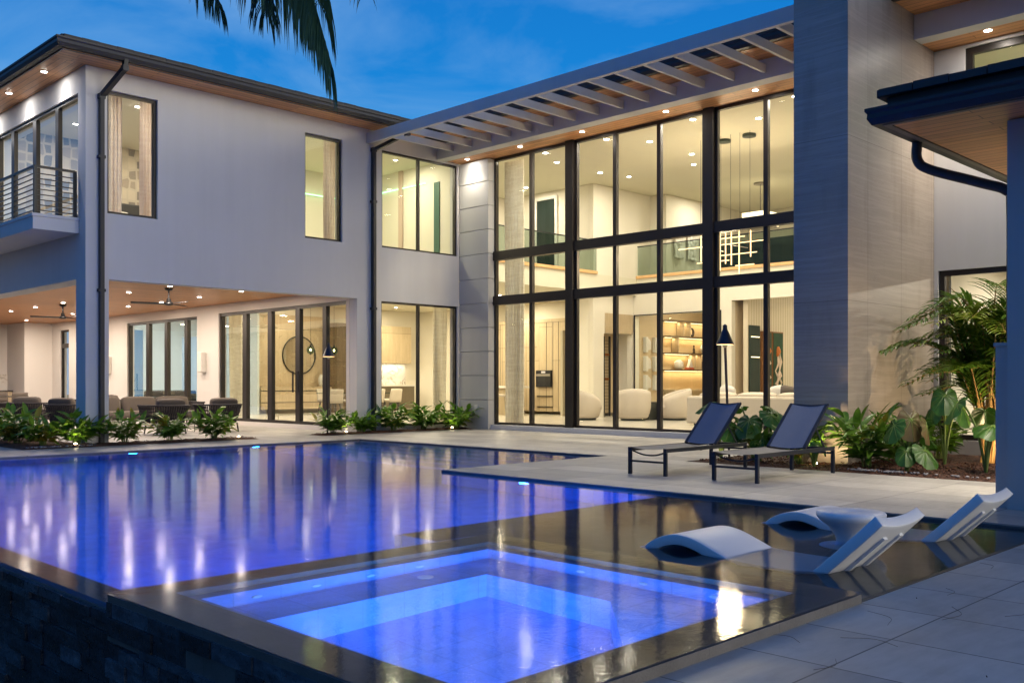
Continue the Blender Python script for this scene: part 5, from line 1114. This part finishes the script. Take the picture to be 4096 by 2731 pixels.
# coconut palm outside the pool wall, its crown hanging into the top of the picture
cp = thing('coconut_palm', 'dark coconut palm whose hanging frond tips reach into the top left sky', 'palm', (1.1, 7.4, -2.4))
Fv, Rv = Vector((.7098, .7044, 0)), Vector((.7044, -.7098, 0))
def V3(f, r, z): return tuple(Fv*f+Rv*(r-.12)+Vector((0, 0, z-.3)))
MB().tube(ctube([(1.1, 7.4, -2.4), (1.15, 7.35, 0), (1.2, 7.3, 2.4), (1.5, 7.0, 4.0), V3(6.2, -2.6, 5.0), V3(6.1, -1.9, 5.15)]), [.17-.003*k for k in range(31)], 10).build('trunk', TRUNK, cp, True)
lm, rm2 = MB(), MB(); q = random.Random(9); cz = V3(6.1, -1.85, 5.2)
for pts, L0, n in (([cz, V3(6.1, -1.5, 5.0), V3(6.1, -1.25, 4.3), V3(6.1, -1.02, 3.5)], .8, 60), ([cz, V3(6.3, -1.6, 4.9), V3(6.4, -1.4, 4.4), V3(6.4, -1.2, 3.85)], .72, 56), ([cz, V3(5.9, -1.7, 4.8), V3(5.8, -1.5, 4.4), V3(5.8, -1.36, 3.95)], .7, 50),
    ([cz, V3(6.3, -2.0, 4.7), V3(6.4, -1.95, 4.3), V3(6.4, -1.8, 3.98)], .42, 26), ([cz, V3(6.0, -1.45, 4.9), V3(5.95, -1.2, 4.4), V3(5.9, -1.05, 3.8)], .75, 56), ([cz, V3(6.4, -1.7, 4.8), V3(6.6, -1.6, 4.4), V3(6.6, -1.55, 4.0)], .6, 46), ([cz, V3(7, -1.5, 5.5), V3(8, -1.3, 5.4), V3(8.8, -1.2, 5.0)], .5, 30), ([cz, V3(5.2, -2.5, 5.6), V3(4.4, -3.2, 5.5), V3(3.9, -3.6, 5.0)], .6, 30), ([cz, V3(6.5, -3.0, 5.8), V3(6.8, -4, 5.6), V3(7, -4.8, 4.8)], .6, 30), ([cz, V3(5.5, -1.2, 5.8), V3(4.9, -.6, 5.9), V3(4.5, -.2, 5.6)], .5, 30)):
    frond(lm, rm2, pts, L0*q.uniform(.85, 1.15), .012, 2.8, int(n*1.5), q, up=-.35, rad=.02)
lm.build('fronds', PALMD, cp, True); rm2.build('frond_stalks', PALMD, cp)
# fallen needles on the near paving
q = random.Random(4); m = MB()
for x, y, a, L in ((4.7, 2.05, 20, .3), (5.0, 1.9, -10, .34), (4.1, 2.2, 60, .2), (4.35, 1.85, 75, .26), (3.75, 1.95, -20, .22), (5.6, 2.1, 0, .2), (6.6, 2.2, 15, .2), (5.3, 1.7, -30, .25)):
    a = R(a); m.tube(ctube([(x, y, .004), (x+L*.5*math.cos(a)+.01, y+L*.5*math.sin(a), .006), (x+L*math.cos(a+.4), y+L*math.sin(a+.4), .004)], 4), .0009, 4)
for k in range(14): x, y = q.uniform(3.6, 12), q.uniform(.8, 2.3); m.tube([(x, y, .004), (x+.01, y+.006, .005)], .0025, 5)
struct(m.build('fallen_needles', M('dry_needle', (.05, .03, .02), .8)), 'stuff')
tag(B(17.17, 18.3, .5, 17.2, 18.42, .62).build('wall_socket', WHITEOBJ, bevel=.005), 'small white weatherproof socket low on the grooved grey wall', 'socket')
# unseen hedge, added to darken the sky reflection in the patio glazing
hd = thing('added_hedge', 'unseen dark hedge added to block the sky mirrored in the patio sliding doors', 'hedge', (-9, 40, -2.4)); m = MB(); q = random.Random(8)
for k in range(5200):
    x, y, z = -9+q.uniform(-.9, .9), q.uniform(18, 70), q.uniform(-2.2, 5.6)+.4*math.sin(y*.7)
    leaf(m, (x, y, z), (q.uniform(-1, 1), q.uniform(-1, 1), q.uniform(-.3, 1)), q.uniform(.5, .9), .38, .6, 2, .2)
m.build('foliage', leafmat('hedge_leaf', (.012, .03, .008), (.03, .07, .015)), hd); B(-9.4, 18, -2.4, -8.6, 70, 4.9).build('inner_twigs', M('hedge_twigs', (.01, .015, .006), .95), hd)
